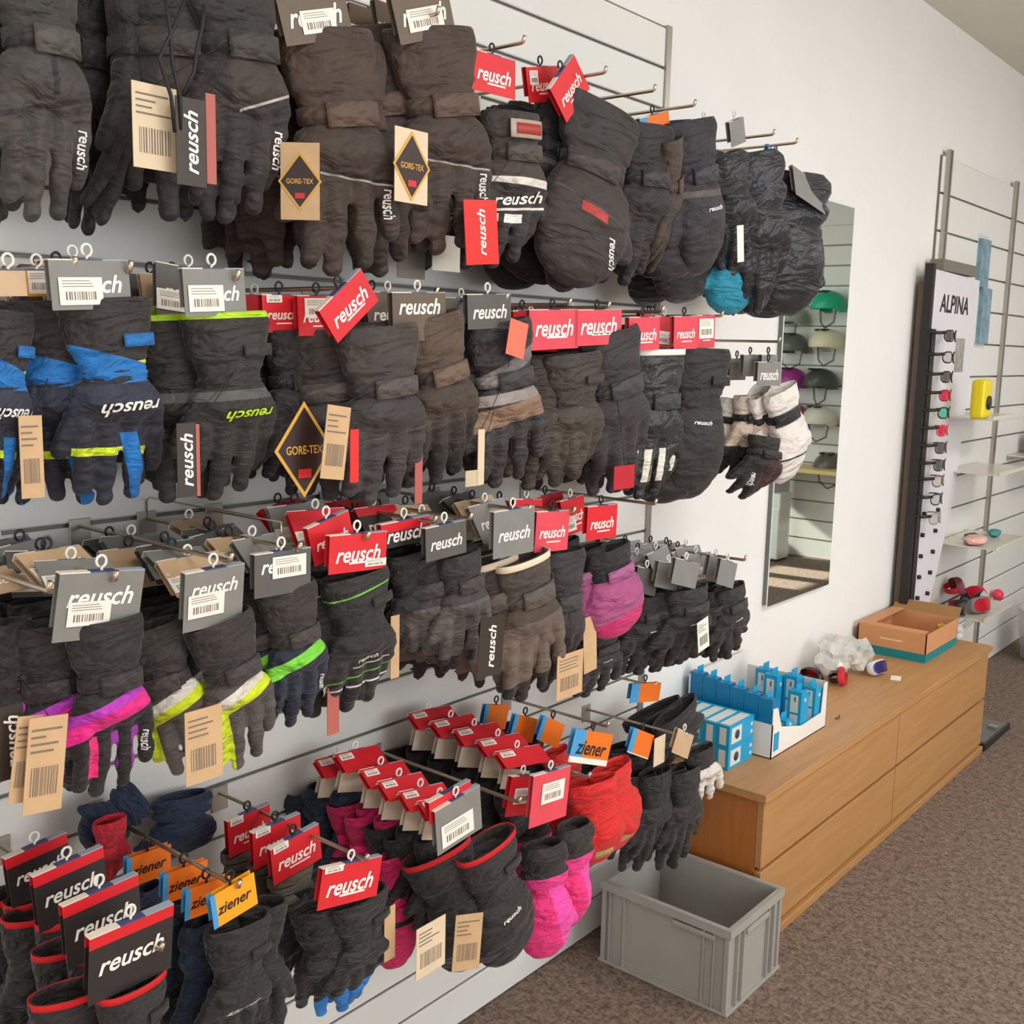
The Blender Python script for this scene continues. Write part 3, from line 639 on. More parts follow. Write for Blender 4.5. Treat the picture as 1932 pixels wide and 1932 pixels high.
# ================================================================== carton at the far end
t = empty('shipping_carton', (.145, 4.395, ZT)); tag(t, 'open brown cardboard box with a teal band on the drawer unit', 'box')
KR = mat('kraft_board', (196, 140, 96), .75, vary=.04, vscale=14, zones=None); KI = mat('kraft_inside', (150, 112, 70), .8); TEAL = mat('teal_band', (16, 124, 128), .55)
cx_, cy2, ch = .138, .19, .112
link('carton_body', boxme('cb', (-cx_, cx_, -cy2, -cy2 + .004, 0, ch), (-cx_, cx_, cy2 - .004, cy2, 0, ch), (-cx_, -cx_ + .004, -cy2, cy2, 0, ch), (cx_ - .004, cx_, -cy2, cy2, 0, ch), (-cx_, cx_, -cy2, cy2, 0, .004)), KR, t)
link('teal_band', boxme('tb', (-cx_ - .0006, cx_ + .0006, -cy2 - .0008, -cy2, 0, .034), (cx_, cx_ + .0008, -cy2, cy2, 0, .034)), TEAL, t)
link('lettering', textmesh('RAMMELITZ', .1) if False else boxme('ln', (-.5, .5, 0, .0006, -.035, .035)), mat('print_faint', (222, 190, 160), .6), t, loc=(0, -cy2 - .001, .07), scale=(.09, 1, .09))
for nm, b in (('flap', (-cx_, cx_ * .9, -cy2, -cy2 + .06, ch, ch + .003)), ('flap', (-cx_, -cx_ + .05, -cy2, cy2, ch + .003, ch + .006))): link(nm, boxme(nm, b), KR, t)
link('flap', boxme('flap', (-cx_, cx_, 0, .003, 0, .055)), KI, t, loc=(0, cy2, ch - .002), rot=(-.7, 0, 0))
r = empty('crumpled_packaging', (.24, 4.62, ZT)); tag(r, 'small crumpled clear and yellow packaging behind the brown box', 'packaging')
PLA = mat('clear_plastic', (226, 226, 222), .15, alpha=.45, spec=.6)
def crumple(name, R, m, parent, seed, loc=(0, 0, 0), sc=(1, 1, 1), amp=.5):
    bm = bmesh.new(); bmesh.ops.create_icosphere(bm, subdivisions=3, radius=R)
    for v in bm.verts:
        n_ = noise.noise(v.co / R * 1.7 + Vector((seed * 5, 0, 0))) + .5 * noise.noise(v.co / R * 4.2 + Vector((0, seed * 3, 0)))
        v.co *= 1 + amp * n_
        v.co.x *= sc[0]; v.co.y *= sc[1]; v.co.z *= sc[2]
    zmin = min(v.co.z for v in bm.verts)
    for v in bm.verts: v.co.z -= zmin
    return link(name, finish(bm, name), m, parent, loc=loc)
crumple('film', .05, PLA, r, 3, sc=(1, .9, .8)); crumple('yellow_scrap', .02, mat('scrap_yellow', (214, 190, 70), .5), r, 5, loc=(-.02, -.03, .045))
# goggles
def goggle(name_, label, loc, rz, lens, frame, strap, group=None, bag=False, sc=1.0, kind='goggles', tilt=0):
    r = empty(name_, loc, rz); r.scale = (sc,) * 3; r.rotation_euler = (0, tilt, rz); tag(r, label, 'goggles', group)
    bm = bmesh.new(); n = 22; rings = []
    for (q, xx) in ((1, 0), (1.04, .012), (.96, .030), (.88, .034)):
        ring = []
        for k in range(n):
            a = 2 * PI * k / n; c, s = math.cos(a), math.sin(a)
            y = math.copysign(abs(c) ** .6, c) * .082 * q; z = math.copysign(abs(s) ** .7, s) * .044 * q
            if s < 0: z += .016 * math.exp(-(y / .022) ** 2)
            ring.append(bm.verts.new((xx - y * y * 3.2, y, z + .05)))
        rings.append(ring)
    for i in range(3):
        for k in range(n): bm.faces.new((rings[i][k], rings[i][(k + 1) % n], rings[i + 1][(k + 1) % n], rings[i + 1][k]))
    link('frame', finish(bm, 'gf', True), frame, r)
    bm = bmesh.new(); c0 = bm.verts.new((.044, 0, .052)); ring = []
    for k in range(n):
        a = 2 * PI * k / n; c, s = math.cos(a), math.sin(a); y = math.copysign(abs(c) ** .6, c) * .073; z = math.copysign(abs(s) ** .7, s) * .038
        if s < 0: z += .014 * math.exp(-(y / .022) ** 2)
        ring.append(bm.verts.new((.035 - y * y * 3.2, y, z + .05)))
    for k in range(n): bm.faces.new((c0, ring[k], ring[(k + 1) % n]))
    link('lens', finish(bm, 'gl', True), lens, r)
    pts = [(-.018 - .05 * math.sin(t_ * PI), .08 * math.cos(t_ * PI), .05) for t_ in [i / 12 for i in range(13)]]
    bm = bmesh.new(); G = [[bm.verts.new((x, y, z + dz)) for dz in (-.016, .016)] + [bm.verts.new((x * .97 + .001, y * .97, z + dz)) for dz in (.016, -.016)] for x, y, z in pts]
    for i in range(12):
        for j in range(4): bm.faces.new((G[i][j], G[i][(j + 1) % 4], G[i + 1][(j + 1) % 4], G[i + 1][j]))
    link('strap', finish(bm, 'gs'), strap, r); return r
LRED = mat('lens_red', (200, 30, 50), .12, .4); LBL2 = mat('lens_violet', (60, 50, 110), .12, .4); FRB = mat('goggle_black', (34, 34, 36), .4); FRW = mat('goggle_white', (214, 214, 210), .4)
STR = mat('strap_red', (196, 34, 46), .7); STG = mat('strap_grey', (120, 124, 120), .7); STBr = mat('strap_maroon', (120, 50, 62), .7)
goggle('ski_goggles', 'red framed ski goggles lying in front of the clear bags', (.15, 3.72, ZT), .5, LRED, STR, FRB, tilt=-.3, sc=.62)
goggle('ski_goggles', 'white framed ski goggles with violet lens beside the red ones', (.21, 3.92, ZT), -.2, LBL2, FRW, STG, tilt=-.3, sc=.62)
goggle('ski_goggles', 'second red ski goggles half under a clear bag', (.07, 3.66, ZT), 1.2, LRED, FRB, STR, tilt=-.4, sc=.6)
for i, (x, y, R) in enumerate([(.08, 3.78, .062), (.13, 3.9, .058), (.05, 3.93, .06)]):
    o = crumple('plastic_bag', R, PLA, None, i + 11, loc=(x, y, ZT + .0), sc=(.9, 1.2, .95), amp=.6)
    tag(o, ['crumpled clear plastic bag nearest the blue packs', 'crumpled clear plastic bag next to the white goggles', 'crumpled clear plastic bag against the wall by the carton'][i], 'plastic bag', 'clear bags on the drawer unit')
tag(link('paper_slip', boxme('ps', (-.018, .018, -.03, .03, 0, .001)), STK, loc=(.27, 3.93, ZT), rot=(0, 0, .3)), 'small white paper slip on the drawer unit beside the goggles', 'paper')
tag(link('cord_stub', tubeme('cs', [(0, 0, .003), (.004, .02, .003), (-.004, .04, .003)], .0025, 6), mat('brown_cord', (110, 60, 40), .6), loc=(.29, 3.33, ZT)), 'short brown cord end on the drawer unit right of the tray', 'cord')
# ================================================================== eyewear stand
t = empty('eyewear_stand', (.045, 4.88, .387)); t.scale = (1, 1.061, 1.061); tag(t, 'tall white eyewear display stand with black edges', 'display stand')
EBLK = mat('stand_black', (34, 32, 30), .4); EW = mat('stand_white', (216, 214, 218), .4)
bm = bmesh.new(); prism(bm, [(-.235, .08), (.02, .13), (.24, .60), (.335, 1.30), (.335, 1.52), (-.235, 1.53)], -.006, .012, 'x')
link('front_panel', finish(bm, 'fp'), EW, t)
link('black_edge', boxme('be', (-.02, .016, -.262, -.236, .075, 1.55)), EBLK, t); link('black_edge', boxme('be', (.0125, .02, -.236, -.19, .05, 1.30)), EBLK, t)
link('side_panel', boxme('sp', (-.044, -.0205, -.258, -.18, .075, 1.48)), mat('stand_side', (84, 70, 58), .3, .2), t)
link('top_block', boxme('tb', (-.04, .02, -.16, .26, 1.53, 1.575), bevel=.004), mat('stand_top', (118, 114, 104), .5), t)
link('wood_post', boxme('wp', (-.04, -.008, .05, .13, -.345, .6)), mat('pale_wood', (206, 178, 144), .5), t)
for i in range(5): link('rod', tubeme('rd', [(-.02, -.185 + i * .04, -.345), (-.02, -.185 + i * .04, .2)], .005, 6), mat('pale_rod', (180, 168, 156), .4), t)
link('base_board', boxme('bb', (-.044, .10, -.2, .16, -.3645, -.345)), mat('pale_wood', (206, 178, 144), .5), t)
link('lettering', textmesh('ALPINA', .12), TXB, t, loc=(.0135, .03, 1.405), scale=(1, .36, .36 * .95))
link('poster', boxme('po', (.0125, .014, .09, .20, 1.13, 1.27)), mat('poster_grey', (150, 150, 142), .5, vary=.3, vscale=30), t)
# column of dark mounting dots for empty places
for i in range(6):
    z = .555 - i * .088
    for y in (-.15 - .0, .02 - i * .012): link('mount_peg', _CM.setdefault('mp', tubeme('mp', [(0, 0, 0), (.014, 0, 0)], .009, 8)), EBLK, t, loc=(.012, y, z))
GL = []
def shades(z, lens, frame, label):
    r = empty('sunglasses', (.132, 4.70, 1.65 + (z - 1.65) * 1.041)); tag(r, label, 'sunglasses', 'sunglasses on the stand')
    for s in (-1, 1):
        bm = bmesh.new(); n = 14; A = []; B = []; Cc = []
        for k in range(n):
            a = 2 * PI * k / n; y = s * .034 + math.copysign(abs(math.cos(a)) ** .7, math.cos(a)) * .030; zz = math.sin(a) * .023
            xx = -(y * y) * 4
            A.append(bm.verts.new((xx, y, zz))); B.append(bm.verts.new((xx + .004, y, zz))); Cc.append(bm.verts.new((xx + .003, s * .034 + (y - s * .034) * .78, zz * .78)))
        for k in range(n):
            bm.faces.new((A[k], A[(k + 1) % n], B[(k + 1) % n], B[k])); bm.faces.new((B[k], B[(k + 1) % n], Cc[(k + 1) % n], Cc[k]))
        link('rim', finish(bm, 'rim', True), frame, r)
        bm = bmesh.new(); n = 14; v = [bm.verts.new((-(s * .034 + math.cos(2 * PI * k / n) * .025) ** 2 * 4 + .002, s * .034 + math.cos(2 * PI * k / n) * .025, math.sin(2 * PI * k / n) * .019)) for k in range(n)]; bm.faces.new(v)
        link('lens', finish(bm, 'lens'), lens, r)
        link('temple', tubeme('tmp', [(-.016, s * .064, .01), (-.04, s * .068, .012), (-.064, s * .066, .010)], .0028, 6), frame, r)
    link('bridge', tubeme('br', [(.001, -.008, .008), (.004, 0, .011), (.001, .008, .008)], .003, 6), frame, r)
    link('holder_arm', tubeme('ha', [(-.062, -.10, .012), (-.03, -.09, .01), (-.01, -.06, .012)], .006, 8), EBLK, r); r.scale = (1.12,) * 3
    return r
LD = mat('lens_smoke', (96, 92, 88), .1, .2); LG = mat('lens_green', (90, 190, 160), .1, .3); LR2 = mat('lens_rose', (214, 50, 80), .1, .3); LC = mat('lens_clear', (180, 180, 176), .1, .1)
for i, (z, l, f, nm) in enumerate([(1.735, LD, EBLK, 'brown black'), (1.65, LC, EBLK, 'clear lensed'), (1.572, LD, EBLK, 'dark brown'), (1.498, LR2, mat('frame_red', (150, 26, 40), .3), 'crimson'), (1.428, LG, EBLK, 'green mirrored'), (1.357, LR2, mat('frame_coral', (206, 80, 70), .3), 'coral red'),
        (1.286, LD, mat('frame_slate', (62, 66, 70), .3), 'slate'), (1.215, LD, mat('frame_slate', (62, 66, 70), .3), 'grey'), (1.15, LC, mat('frame_tan', (130, 96, 80), .3), 'tan'), (1.075, LC, mat('frame_slate', (62, 66, 70), .3), 'charcoal'), (.995, LC, mat('frame_pale', (150, 150, 140), .3), 'pale grey')]):
    shades(z, l, f, '%s sunglasses on the stand, %s from the top' % (nm, ['first', 'second', 'third', 'fourth', 'fifth', 'sixth', 'seventh', 'eighth', 'ninth', 'tenth', 'lowest'][i]))
# ================================================================== far shelves and what lies on them
GLS = mat('shelf_acrylic', (206, 200, 186), .2, spec=.6)
def shelf(y, z, w_, d_, label):
    r = empty('wall_shelf', (0, y, z)); tag(r, label, 'shelf', 'small shelves on the far slatwall')
    link('board', boxme('bd', (.0, d_, -w_ / 2, w_ / 2, -.006, 0), bevel=.001, seg=1), GLS, r); link('lip', boxme('lp', (d_ - .003, d_, -w_ / 2, w_ / 2, 0, .012)), GLS, r)
    link('bracket', boxme('bk', (0, .004, -w_ / 2, w_ / 2, -.03, 0)), ALU, r); return r
shelf(5.22, 1.39, .62, .26, 'small shelf with the yellow pouch on the far slatwall')
shelf(5.36, 1.135, .54, .26, 'small empty shelf with pale frames on the far slatwall')
shelf(5.33, .80, .52, .28, 'small shelf with pink and teal items on the far slatwall')
shelf(5.30, .47, .50, .26, 'lowest small shelf piled with goggles on the far slatwall')
shelf(6.5, 1.14, .7, .26, 'grey shelf with a blue box right of the far upright')
YEL = mat('yellow_vinyl', (226, 206, 20), .4)
r = empty('yellow_pouch', (.2, 4.92, 1.39)); tag(r, 'bright yellow pouch with a black disc on the far shelf', 'pouch')
link('pouch_body', boxme('pb', (-.03, .03, -.06, .06, 0, .17), bevel=.02, seg=3), YEL, r); link('black_disc', tubeme('bd', [(.03, 0, .07), (.038, 0, .07)], .03, 16), FRB, r)
for i, (y, x, rz, l, f, s, nm) in enumerate([(5.11, .14, .2, LD, FRB, STBr, 'black goggles at the left of the goggle pile'), (5.20, .2, -.3, LRED, STG, STBr, 'grey goggles with red lens in the goggle pile'), (5.27, .08, .6, LD, STBr, STR, 'maroon strapped goggles on top of the pile'), (5.36, .18, .1, LC, FRB, STBr, 'black goggles with clear lens in the pile centre'), (5.46, .12, -.5, LRED, FRB, STR, 'red strapped goggles at the right of the pile')]):
    goggle('ski_goggles', nm, (x, y, .47 + (.06 if i == 2 else 0)), rz, l, f, s, 'goggles piled on the lowest shelf', tilt=-.2 * i, sc=.85)
r = empty('pink_case', (.16, 5.16, .80)); tag(r, 'pale pink eyewear case lying on the far shelf', 'case'); crumple('case_body', .05, mat('case_pink', (226, 178, 166), .5), r, 21, sc=(1, 1.8, .45), amp=.15)
r = empty('teal_case', (.16, 5.46, .80)); tag(r, 'teal eyewear case at the right of the far shelf', 'case'); crumple('case_body', .03, mat('case_teal', (70, 140, 146), .5), r, 22, sc=(1, 1.8, .6), amp=.2)
r = empty('dark_green_case', (.1, 5.3, .80)); tag(r, 'dark green slim case between pink and teal cases', 'case'); crumple('case_body', .028, mat('case_green', (52, 74, 58), .5), r, 23, sc=(1, 2.4, .5), amp=.2)
r = empty('goggle_box', (.14, 6.42, 1.14)); tag(r, 'blue and maroon box on the grey far shelf', 'box'); link('carton', boxme('gb', (-.08, .08, -.09, .09, 0, .08), bevel=.002), mat('box_navy', (44, 62, 110), .5), r); link('lid', boxme('gl', (-.082, .082, -.092, .092, .08, .12), bevel=.002), mat('box_maroon', (140, 84, 76), .5), r)
# hanging brochures
for i, (y, z, h, nm) in enumerate([(5.42, 2.20, .22, 'upper blue patterned brochure pocket on the far slatwall'), (5.50, 1.98, .26, 'lower blue patterned brochure pocket on the far slatwall')]):
    r = empty('brochure_pocket', (.0, y, z)); tag(r, nm, 'brochure'); link('pocket', boxme('pk', (.002, .02, -.07, .07, -h, 0)), mat('pocket_%d' % i, (112, 146, 160), .25, vary=.35, vscale=18), r); link('back_sheet', boxme('bs', (.0, .002, -.075, .075, -h - .02, .02)), mat('sheet_pale', (196, 206, 206), .4), r)
for i, (y, z, h) in enumerate([(6.72, 1.72, .08), (6.73, 1.45, .09), (6.8, 1.35, .06)]):
    r = empty('dark_case', (.02, y, z)); tag(r, ['black small item hooked high at the right edge of the far slatwall', 'black small item in the middle at the right edge of the far slatwall', 'black small item lowest at the right edge of the far slatwall'][i], 'case'); link('case_body', boxme('cb', (-.016, .03, -.04, .04, -h / 2, h / 2), bevel=.008), FRB, r)
# clear bin, red knob rod, scale
r = empty('clear_bin', (.27, 6.35, 0)); tag(r, 'translucent round bin with dark contents at the right edge', 'bin')
bm = bmesh.new(); rg = []
for (q, z) in ((.12, 0), (.15, .02), (.17, .16), (.19, .3), (.185, .3), (.165, .16), (.145, .03), (.0, .03)):
    rg.append([bm.verts.new((q * math.cos(2 * PI * k / 28), q * math.sin(2 * PI * k / 28), z)) for k in range(28)])
for i in range(len(rg) - 1):
    for k in range(28): bm.faces.new((rg[i][k], rg[i][(k + 1) % 28], rg[i + 1][(k + 1) % 28], rg[i + 1][k]))
link('bin_body', finish(bm, 'bin', True), mat('bin_plastic', (200, 202, 196), .2, alpha=.35), r)
crumple('contents', .12, mat('bin_contents', (84, 92, 84), .7), r, 31, loc=(0, 0, .035), sc=(1, 1, .9), amp=.3)
r = empty('long_rod', (.02, 5.55, .28)); tag(r, 'thin grey rod with a red knob leaning from the far slatwall', 'rod')
link('shaft', tubeme('sf', [(0, 0, 0), (.02, .52, .10)], .006, 6), ALU, r); bm = bmesh.new(); bmesh.ops.create_icosphere(bm, subdivisions=2, radius=.032); link('knob', finish(bm, 'kn', True), mat('knob_red', (224, 60, 84), .4), r, loc=(.02, .53, .11))
r = empty('floor_scale', (.33, 4.86, 0)); tag(r, 'flat grey boot sizing plate with black rubber feet on the carpet', 'sizing plate')
link('plate', boxme('pl', (-.08, .07, -.17, .19, .016, .026), bevel=.003), mat('plate_grey', (110, 116, 114), .35, .4), r)
link('rubber_edge', boxme('re', (.07, .082, -.17, .19, 0, .03), bevel=.003), FRB, r); link('rubber_foot', boxme('rf', (-.08, .082, -.19, -.165, 0, .034), bevel=.004), FRB, r); link('slider', boxme('sl', (.02, .06, .06, .1, .026, .036), bevel=.002), ALU, r)
# ================================================================== end wall seen in the mirror
t = empty('wall_panel', (1.6, YE, 0)); tag(t, 'white slatwall boards behind the helmets on the end wall', 'slatwall')
me_ = boxme('slat', (-.95, .95, -.016, -.002, .006, .156 - .006)); link('groove_backing', boxme('gb', (-.95, .95, -.003, .0, 0, 2.65)), GROOVE, t)
for k in range(17): link('slat', me_, SLAT, t, loc=(0, 0, k * .156))
HC = [((30, 170, 132), 'teal green'), ((214, 208, 180), 'cream'), ((60, 66, 62), 'dark green black'), ((206, 204, 190), 'off white'), ((150, 160, 154), 'pale grey'), ((92, 98, 92), 'grey green'), ((150, 50, 130), 'purple'), ((170, 60, 120), 'magenta'), ((90, 84, 80), 'brown grey')]
def mirpt(px, py):
    d = Vector(((px - 966), -(py - 966), -FPX)); r_ = Vector((RX.dot(d), RY.dot(d), RZ.dot(d)))
    P = CAM + r_ * ((.004 - CAM.x) / r_.x); r_.x = -r_.x; return P + r_ * ((YE - .15 - P.y) / r_.y)
for i, (px, py) in enumerate([(1563, 576), (1560, 648), (1548, 722), (1545, 792), (1490, 600), (1494, 655), (1492, 720), (1496, 788), (1566, 880)]):
    q = mirpt(px, py)
    r = empty('ski_helmet', (q.x, YE - .15, q.z - .06), 0); tag(r, '%s ski helmet in the display reflected by the mirror' % HC[i][1], 'helmet', 'helmets on the end wall')
    bm = bmesh.new(); bmesh.ops.create_uvsphere(bm, u_segments=24, v_segments=14, radius=.13)
    bmesh.ops.bisect_plane(bm, geom=bm.verts[:] + bm.edges[:] + bm.faces[:], plane_co=(0, 0, -.02), plane_no=(0, 0, -1), clear_outer=True)
    for v in bm.verts: v.co.y *= 1.1; v.co.z *= .95; v.co.z += .05 - (.02 if v.co.y > 0 and v.co.z < .02 else 0)
    link('shell', finish(bm, 'hs', True), mat('helmet_%d' % i, HC[i][0], .35), r)
    link('strap', tubeme('hst', [(-.11, 0, .03), (-.09, .0, -.07), (0, -.02, -.115), (.09, 0, -.07), (.11, 0, .03)], .006, 6), FRB, r)
    link('vent', boxme('v', (-.05, -.03, -.09, -.02, .155, .172), (.03, .05, -.09, -.02, .155, .172), bevel=.004), FRB, r)
    r.rotation_euler = (0, 0, [.6, .5, .7, .4, .6, .3, .5, .6, .2][i])
    link('perch', boxme('pc', (-.05, .05, 0, .008, 0, .008)), ALU, r, loc=(0, 0, -.002))
t = empty('display_bench', (1.5, 8.05, 0)); tag(t, 'pale wooden display bench under the helmets in the mirror', 'bench')
link('bench_top', boxme('bt', (-.75, .75, -.2, .2, .74, .77)), mat('pale_wood2', (214, 190, 130), .45), t)
link('leg', boxme('lg', (-.73, -.70, -.18, .18, 0, .74)), EW, t); link('leg', boxme('lg', (.70, .73, -.18, .18, 0, .74)), EW, t)
t = empty('white_cabinet', (2.2, 8.0, 0)); tag(t, 'glossy white low cabinet reflected at the mirror bottom', 'cabinet')
link('body', boxme('wb', (-.08, .08, -.1, .1, .02, .55), bevel=.004), mat('gloss_white', (238, 240, 240), .15), t); link('plinth', boxme('wp', (-.07, .07, -.09, .09, 0, .02)), EBLK, t)
link('door', boxme('wd', (-.075, .075, -.106, -.1, .03, .42)), mat('gloss_white', (238, 240, 240), .15), t)
# ================================================================== ROW A (top)
ZA = 2.184
def PT(px, py, xt, d, **k):
    q = at(px, py, xt); return peg(q.y, q.z, xt, 'metal peg ' + d, **k)
def P_(y, z, xt, d, **k): return peg(y, z, xt, 'metal peg ' + d, **k)
XA = .29
r, p = pair('heather grey ski glove pair with velcro wrist flap at the top left corner', 'heather grey gloves at the top left', 'glove', 'heather', (58, -95), (108, 412), 196, .30, twist=4, var=0, mate=1, mates=(-.06, -.055), rear=1, step=.07)
P_(p.y, ZA, .33, 'of the top row at the left edge')
r, p = pair('dark brown glove pair seen edge on beside the heather grey pair', 'dark brown edge-on gloves', 'glove', 'black', (240, -70), (235, 425), 120, .21, twist=40, var=3, rear=1)
r, p = pair('charcoal ski glove pair with white piping and two hang tags on a cord', 'charcoal piped gloves', 'glove', 'piped', (432, -80), (478, 412), 190, .29, twist=-4, var=1, mates=(-.065, -.04), rear=2, step=.06,
     tags=[(290, 240, 84, 160, CREAM, dict(dx=.03)), (358, 268, 56, 165, mat('tag_black', (52, 44, 36), .45), dict(kind='vertical', dx=.05)), (396, 262, 18, 170, mat('tag_rust', (170, 90, 80), .5), dict(kind='none', dx=.046))])
for j, (a, b, c_) in enumerate([((310, -10), (325, 120), (340, 245)), ((352, -10), (300, 110), (330, 250)), ((385, 10), (372, 90), (345, 180))]):
    q = [at(*v, .34) - p for v in (a, b, c_)]; mid = (q[0] + q[1]) / 2 + Vector((.004, 0, 0))
    link('wrist_cord', tubeme('wrist_cord', [q[0], mid, q[1], (q[1] + q[2]) / 2 + Vector((.003, .004, 0)), q[2]], .0026, 6), mat('cord_black', (30, 28, 30), .6), r)
P_(p.y, ZA, .32, 'of the top row holding the charcoal piped gloves')
r, p = pair('brown black ski glove pair under a brown card with a white price sticker', 'brown black gloves under the brown card', 'glove', 'brownblack', (612, 62), (672, 512), 186, XA, twist=-8, var=2, mates=(.06, -.05), rear=3, step=.055, rcard=['greyd'],
     cards=[(590, 28, 134, 102, 'brown', dict(stick=(.02, -.42, .5, .42)))],
     tags=[(566, 342, 58, 146, TAN, dict(kind='diamond', yaw=-.9, dx=.03)), ])
P_(p.y, ZA, .32, 'of the top row holding the brown black gloves')
r, p = pair('brown black ski glove pair with a gold diamond hang tag at its left', 'brown black gloves with the gold diamond tag', 'glove', 'brownblack', (812, 58), (862, 470), 168, XA, twist=-6, var=0, mates=(-.07, -.05), rear=3, step=.055, rcard=['brown'],
     cards=[(795, 25, 112, 100, 'brown', dict(stick=(.0, -.4, .62, .42)))],
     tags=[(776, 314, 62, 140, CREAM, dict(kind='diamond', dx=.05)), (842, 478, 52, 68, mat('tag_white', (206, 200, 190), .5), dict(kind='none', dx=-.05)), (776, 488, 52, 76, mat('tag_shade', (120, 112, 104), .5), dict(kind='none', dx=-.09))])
P_(1.351, ZA, .33, 'of the top row holding the gold diamond tag gloves')
TAGRED = mat('tag_red', (222, 40, 34), .45)
r, p = pair('black ski glove pair with white chevrons under tilted red cards', 'white chevron gloves', 'glove', 'stripes', (962, 180), (968, 500), 120, XA, twist=-10, var=1, mates=(-.03, -.05), rear=2, step=.06, rcard=['red'],
     cards=[(928, 142, 82, 74, 'red', dict(roll=-.28, dx=.02, hook='b')), (1022, 160, 62, 66, 'red', dict(roll=-.1, dx=-.05, hook='b', stick=(-.3, -.1, .25, .4)))],
     tags=[(905, 438, 62, 122, TAGRED, dict(kind='vertical', roll=.1, dx=.04))])
link('badge', band_mesh(-.07, -.04, .0262, .045, -20, 40, .004), mat('badge_rim', (176, 160, 146), .5), r.children[-4] if False else [c for c in r.children if c.name.startswith('glove')][-1])
link('badge_face', band_mesh(-.064, -.046, .0290, .048, -10, 34, .003), mat('badge_red', (158, 52, 42), .5), [c for c in r.children if c.name.startswith('glove')][-1])
P_(1.561, ZA, .34, 'of the top row above the white chevron gloves')
r, p = pair('dark glove pair half hidden left of the large brown mitten', 'half hidden dark gloves', 'glove', 'plum', (1048, 205), (1022, 455), 92, .22, twist=10, var=1, rear=1)
r, p = pair('large brown black ski mitten pair with a small red label on the back', 'large brown mittens', 'mitten', 'mittenbrown', (1136, 205), (1088, 545), 150, XA, twist=-6, flip=-1, var=0, mates=(.035, -.05), rear=3, step=.055,
     cards=[(1072, 168, 62, 78, 'red', dict(roll=.5, dx=.0, hook='b'))])
P_(1.815, ZA, .34, 'of the top row above the large brown mittens')
P_(1.994, ZA, .34, 'of the top row just right of the large brown mittens')
r, p = pair('black glove pair with a slim cuff hanging right of the brown mittens', 'slim cuff black gloves', 'glove', 'black', (1218, 240), (1212, 530), 90, XA, twist=-12, var=3, mates=(-.04, -.04), rear=2, step=.07,
     cards=[(1232, 232, 56, 30, 'orange', dict(hook='b', text=None, dx=-.02))])
r, p = pair('curved brown black glove pair crossing in front of its neighbour', 'curved brown black gloves', 'glove', 'brownblack', (1262, 262), (1290, 510), 78, XA + .01, twist=25, var=3, mate=0, detail=1)
P_(2.159, ZA, .34, 'of the top row above the slim cuff black gloves')
r, p = pair('plum black mitten pair with a grey chevron band and small white mark', 'plum black mittens', 'mitten', 'plum', (1300, 230), (1322, 525), 82, XA, twist=-10, var=1, mates=(-.03, -.05), rear=2, step=.06)
r, p = pair('plain black mitten pair hanging low behind the plum mittens', 'low black mittens', 'mitten', 'blackplain', (1292, 380), (1284, 575), 100, .20, twist=0, var=2, detail=1)
r, p = pair('narrow black glove pair on a white hook left of the last peg', 'narrow black gloves', 'glove', 'inkpuffy', (1366, 292), (1388, 505), 58, XA, twist=-20, var=3, rear=2, step=.07,
     cards=[(1330, 250, 26, 44, 'grey', dict(text=None, dx=.0)), (1388, 250, 28, 48, 'grey', dict(text=None, dx=.0))])
P_(2.544, ZA, .34, 'of the top row with two white hooks on it')
r, p = pair('black puffy glove pair next to the teal mitten', 'black puffy gloves', 'glove', 'inkpuffy', (1424, 290), (1436, 590), 66, XA, twist=-25, var=3, mate=0, rear=1, tags=[(1396, 460, 12, 70, STK, dict(kind='none', roll=.15))])
P_(2.674, ZA, .34, 'of the top row nearest the mirror')
r, p = pair('bright teal mitten pair peeking out under black gloves', 'teal mittens', 'mitten', 'teal', (1388, 430), (1372, 595), 66, .24, twist=-10, var=0, mate=0, detail=0)
r, p = pair('glossy black puffy mitten pair with a grey backing card at the row end', 'glossy black mittens', 'mitten', 'inkpuffy', (1508, 330), (1492, 600), 80, XA, twist=-20, var=1, mates=(-.015, -.04), rear=1, step=.07,
     cards=[(1460, 305, 36, 34, 'orange', dict(roll=-.6, hook='b', text=None, dx=-.03)), (1515, 362, 52, 62, 'grey', dict(roll=-.5, lean=-.3, hook=None, text=None, dx=.02))])
# ================================================================== ROW B
ZB = 1.735; XB = .31
r, p = pair('blue and black ski glove pair cut by the left edge of the picture', 'blue gloves at the left edge', 'glove', 'blue', (8, 590), (2, 950), 130, .29, twist=5, var=1, rear=0,
     cards=[(18, 535, 56, 48, 'tan', dict(text=None))])
r, p = pair('blue and black ski glove pair with a tan hang tag, middle of three', 'middle blue gloves', 'glove', 'blue', (82, 580), (90, 948), 130, .25, twist=25, var=3, rear=2, step=.05,
     cards=[(72, 535, 50, 48, 'yellow', dict(text=None, stick=(0, 0, .95, .9)))], tags=[(56, 862, 44, 156, TAN, dict(dx=.06))])
P_(p.y, ZB, .33, 'of the second row holding the middle blue gloves')
r, p = pair('blue and black ski glove pair with neon stripe under the grey sticker card', 'blue gloves under the grey card', 'glove', 'blue', (196, 566), (236, 946), 184, XB, twist=-8, var=0, mates=(-.05, -.045), rear=3, step=.045, rcard=['tan', 'brown'],
     cards=[(168, 538, 150, 92, 'grey', dict(stick=(-.14, -.34, .54, .56), tpos=.48))])
P_(p.y + .02, ZB, .34, 'of the second row holding the neon stripe blue gloves')
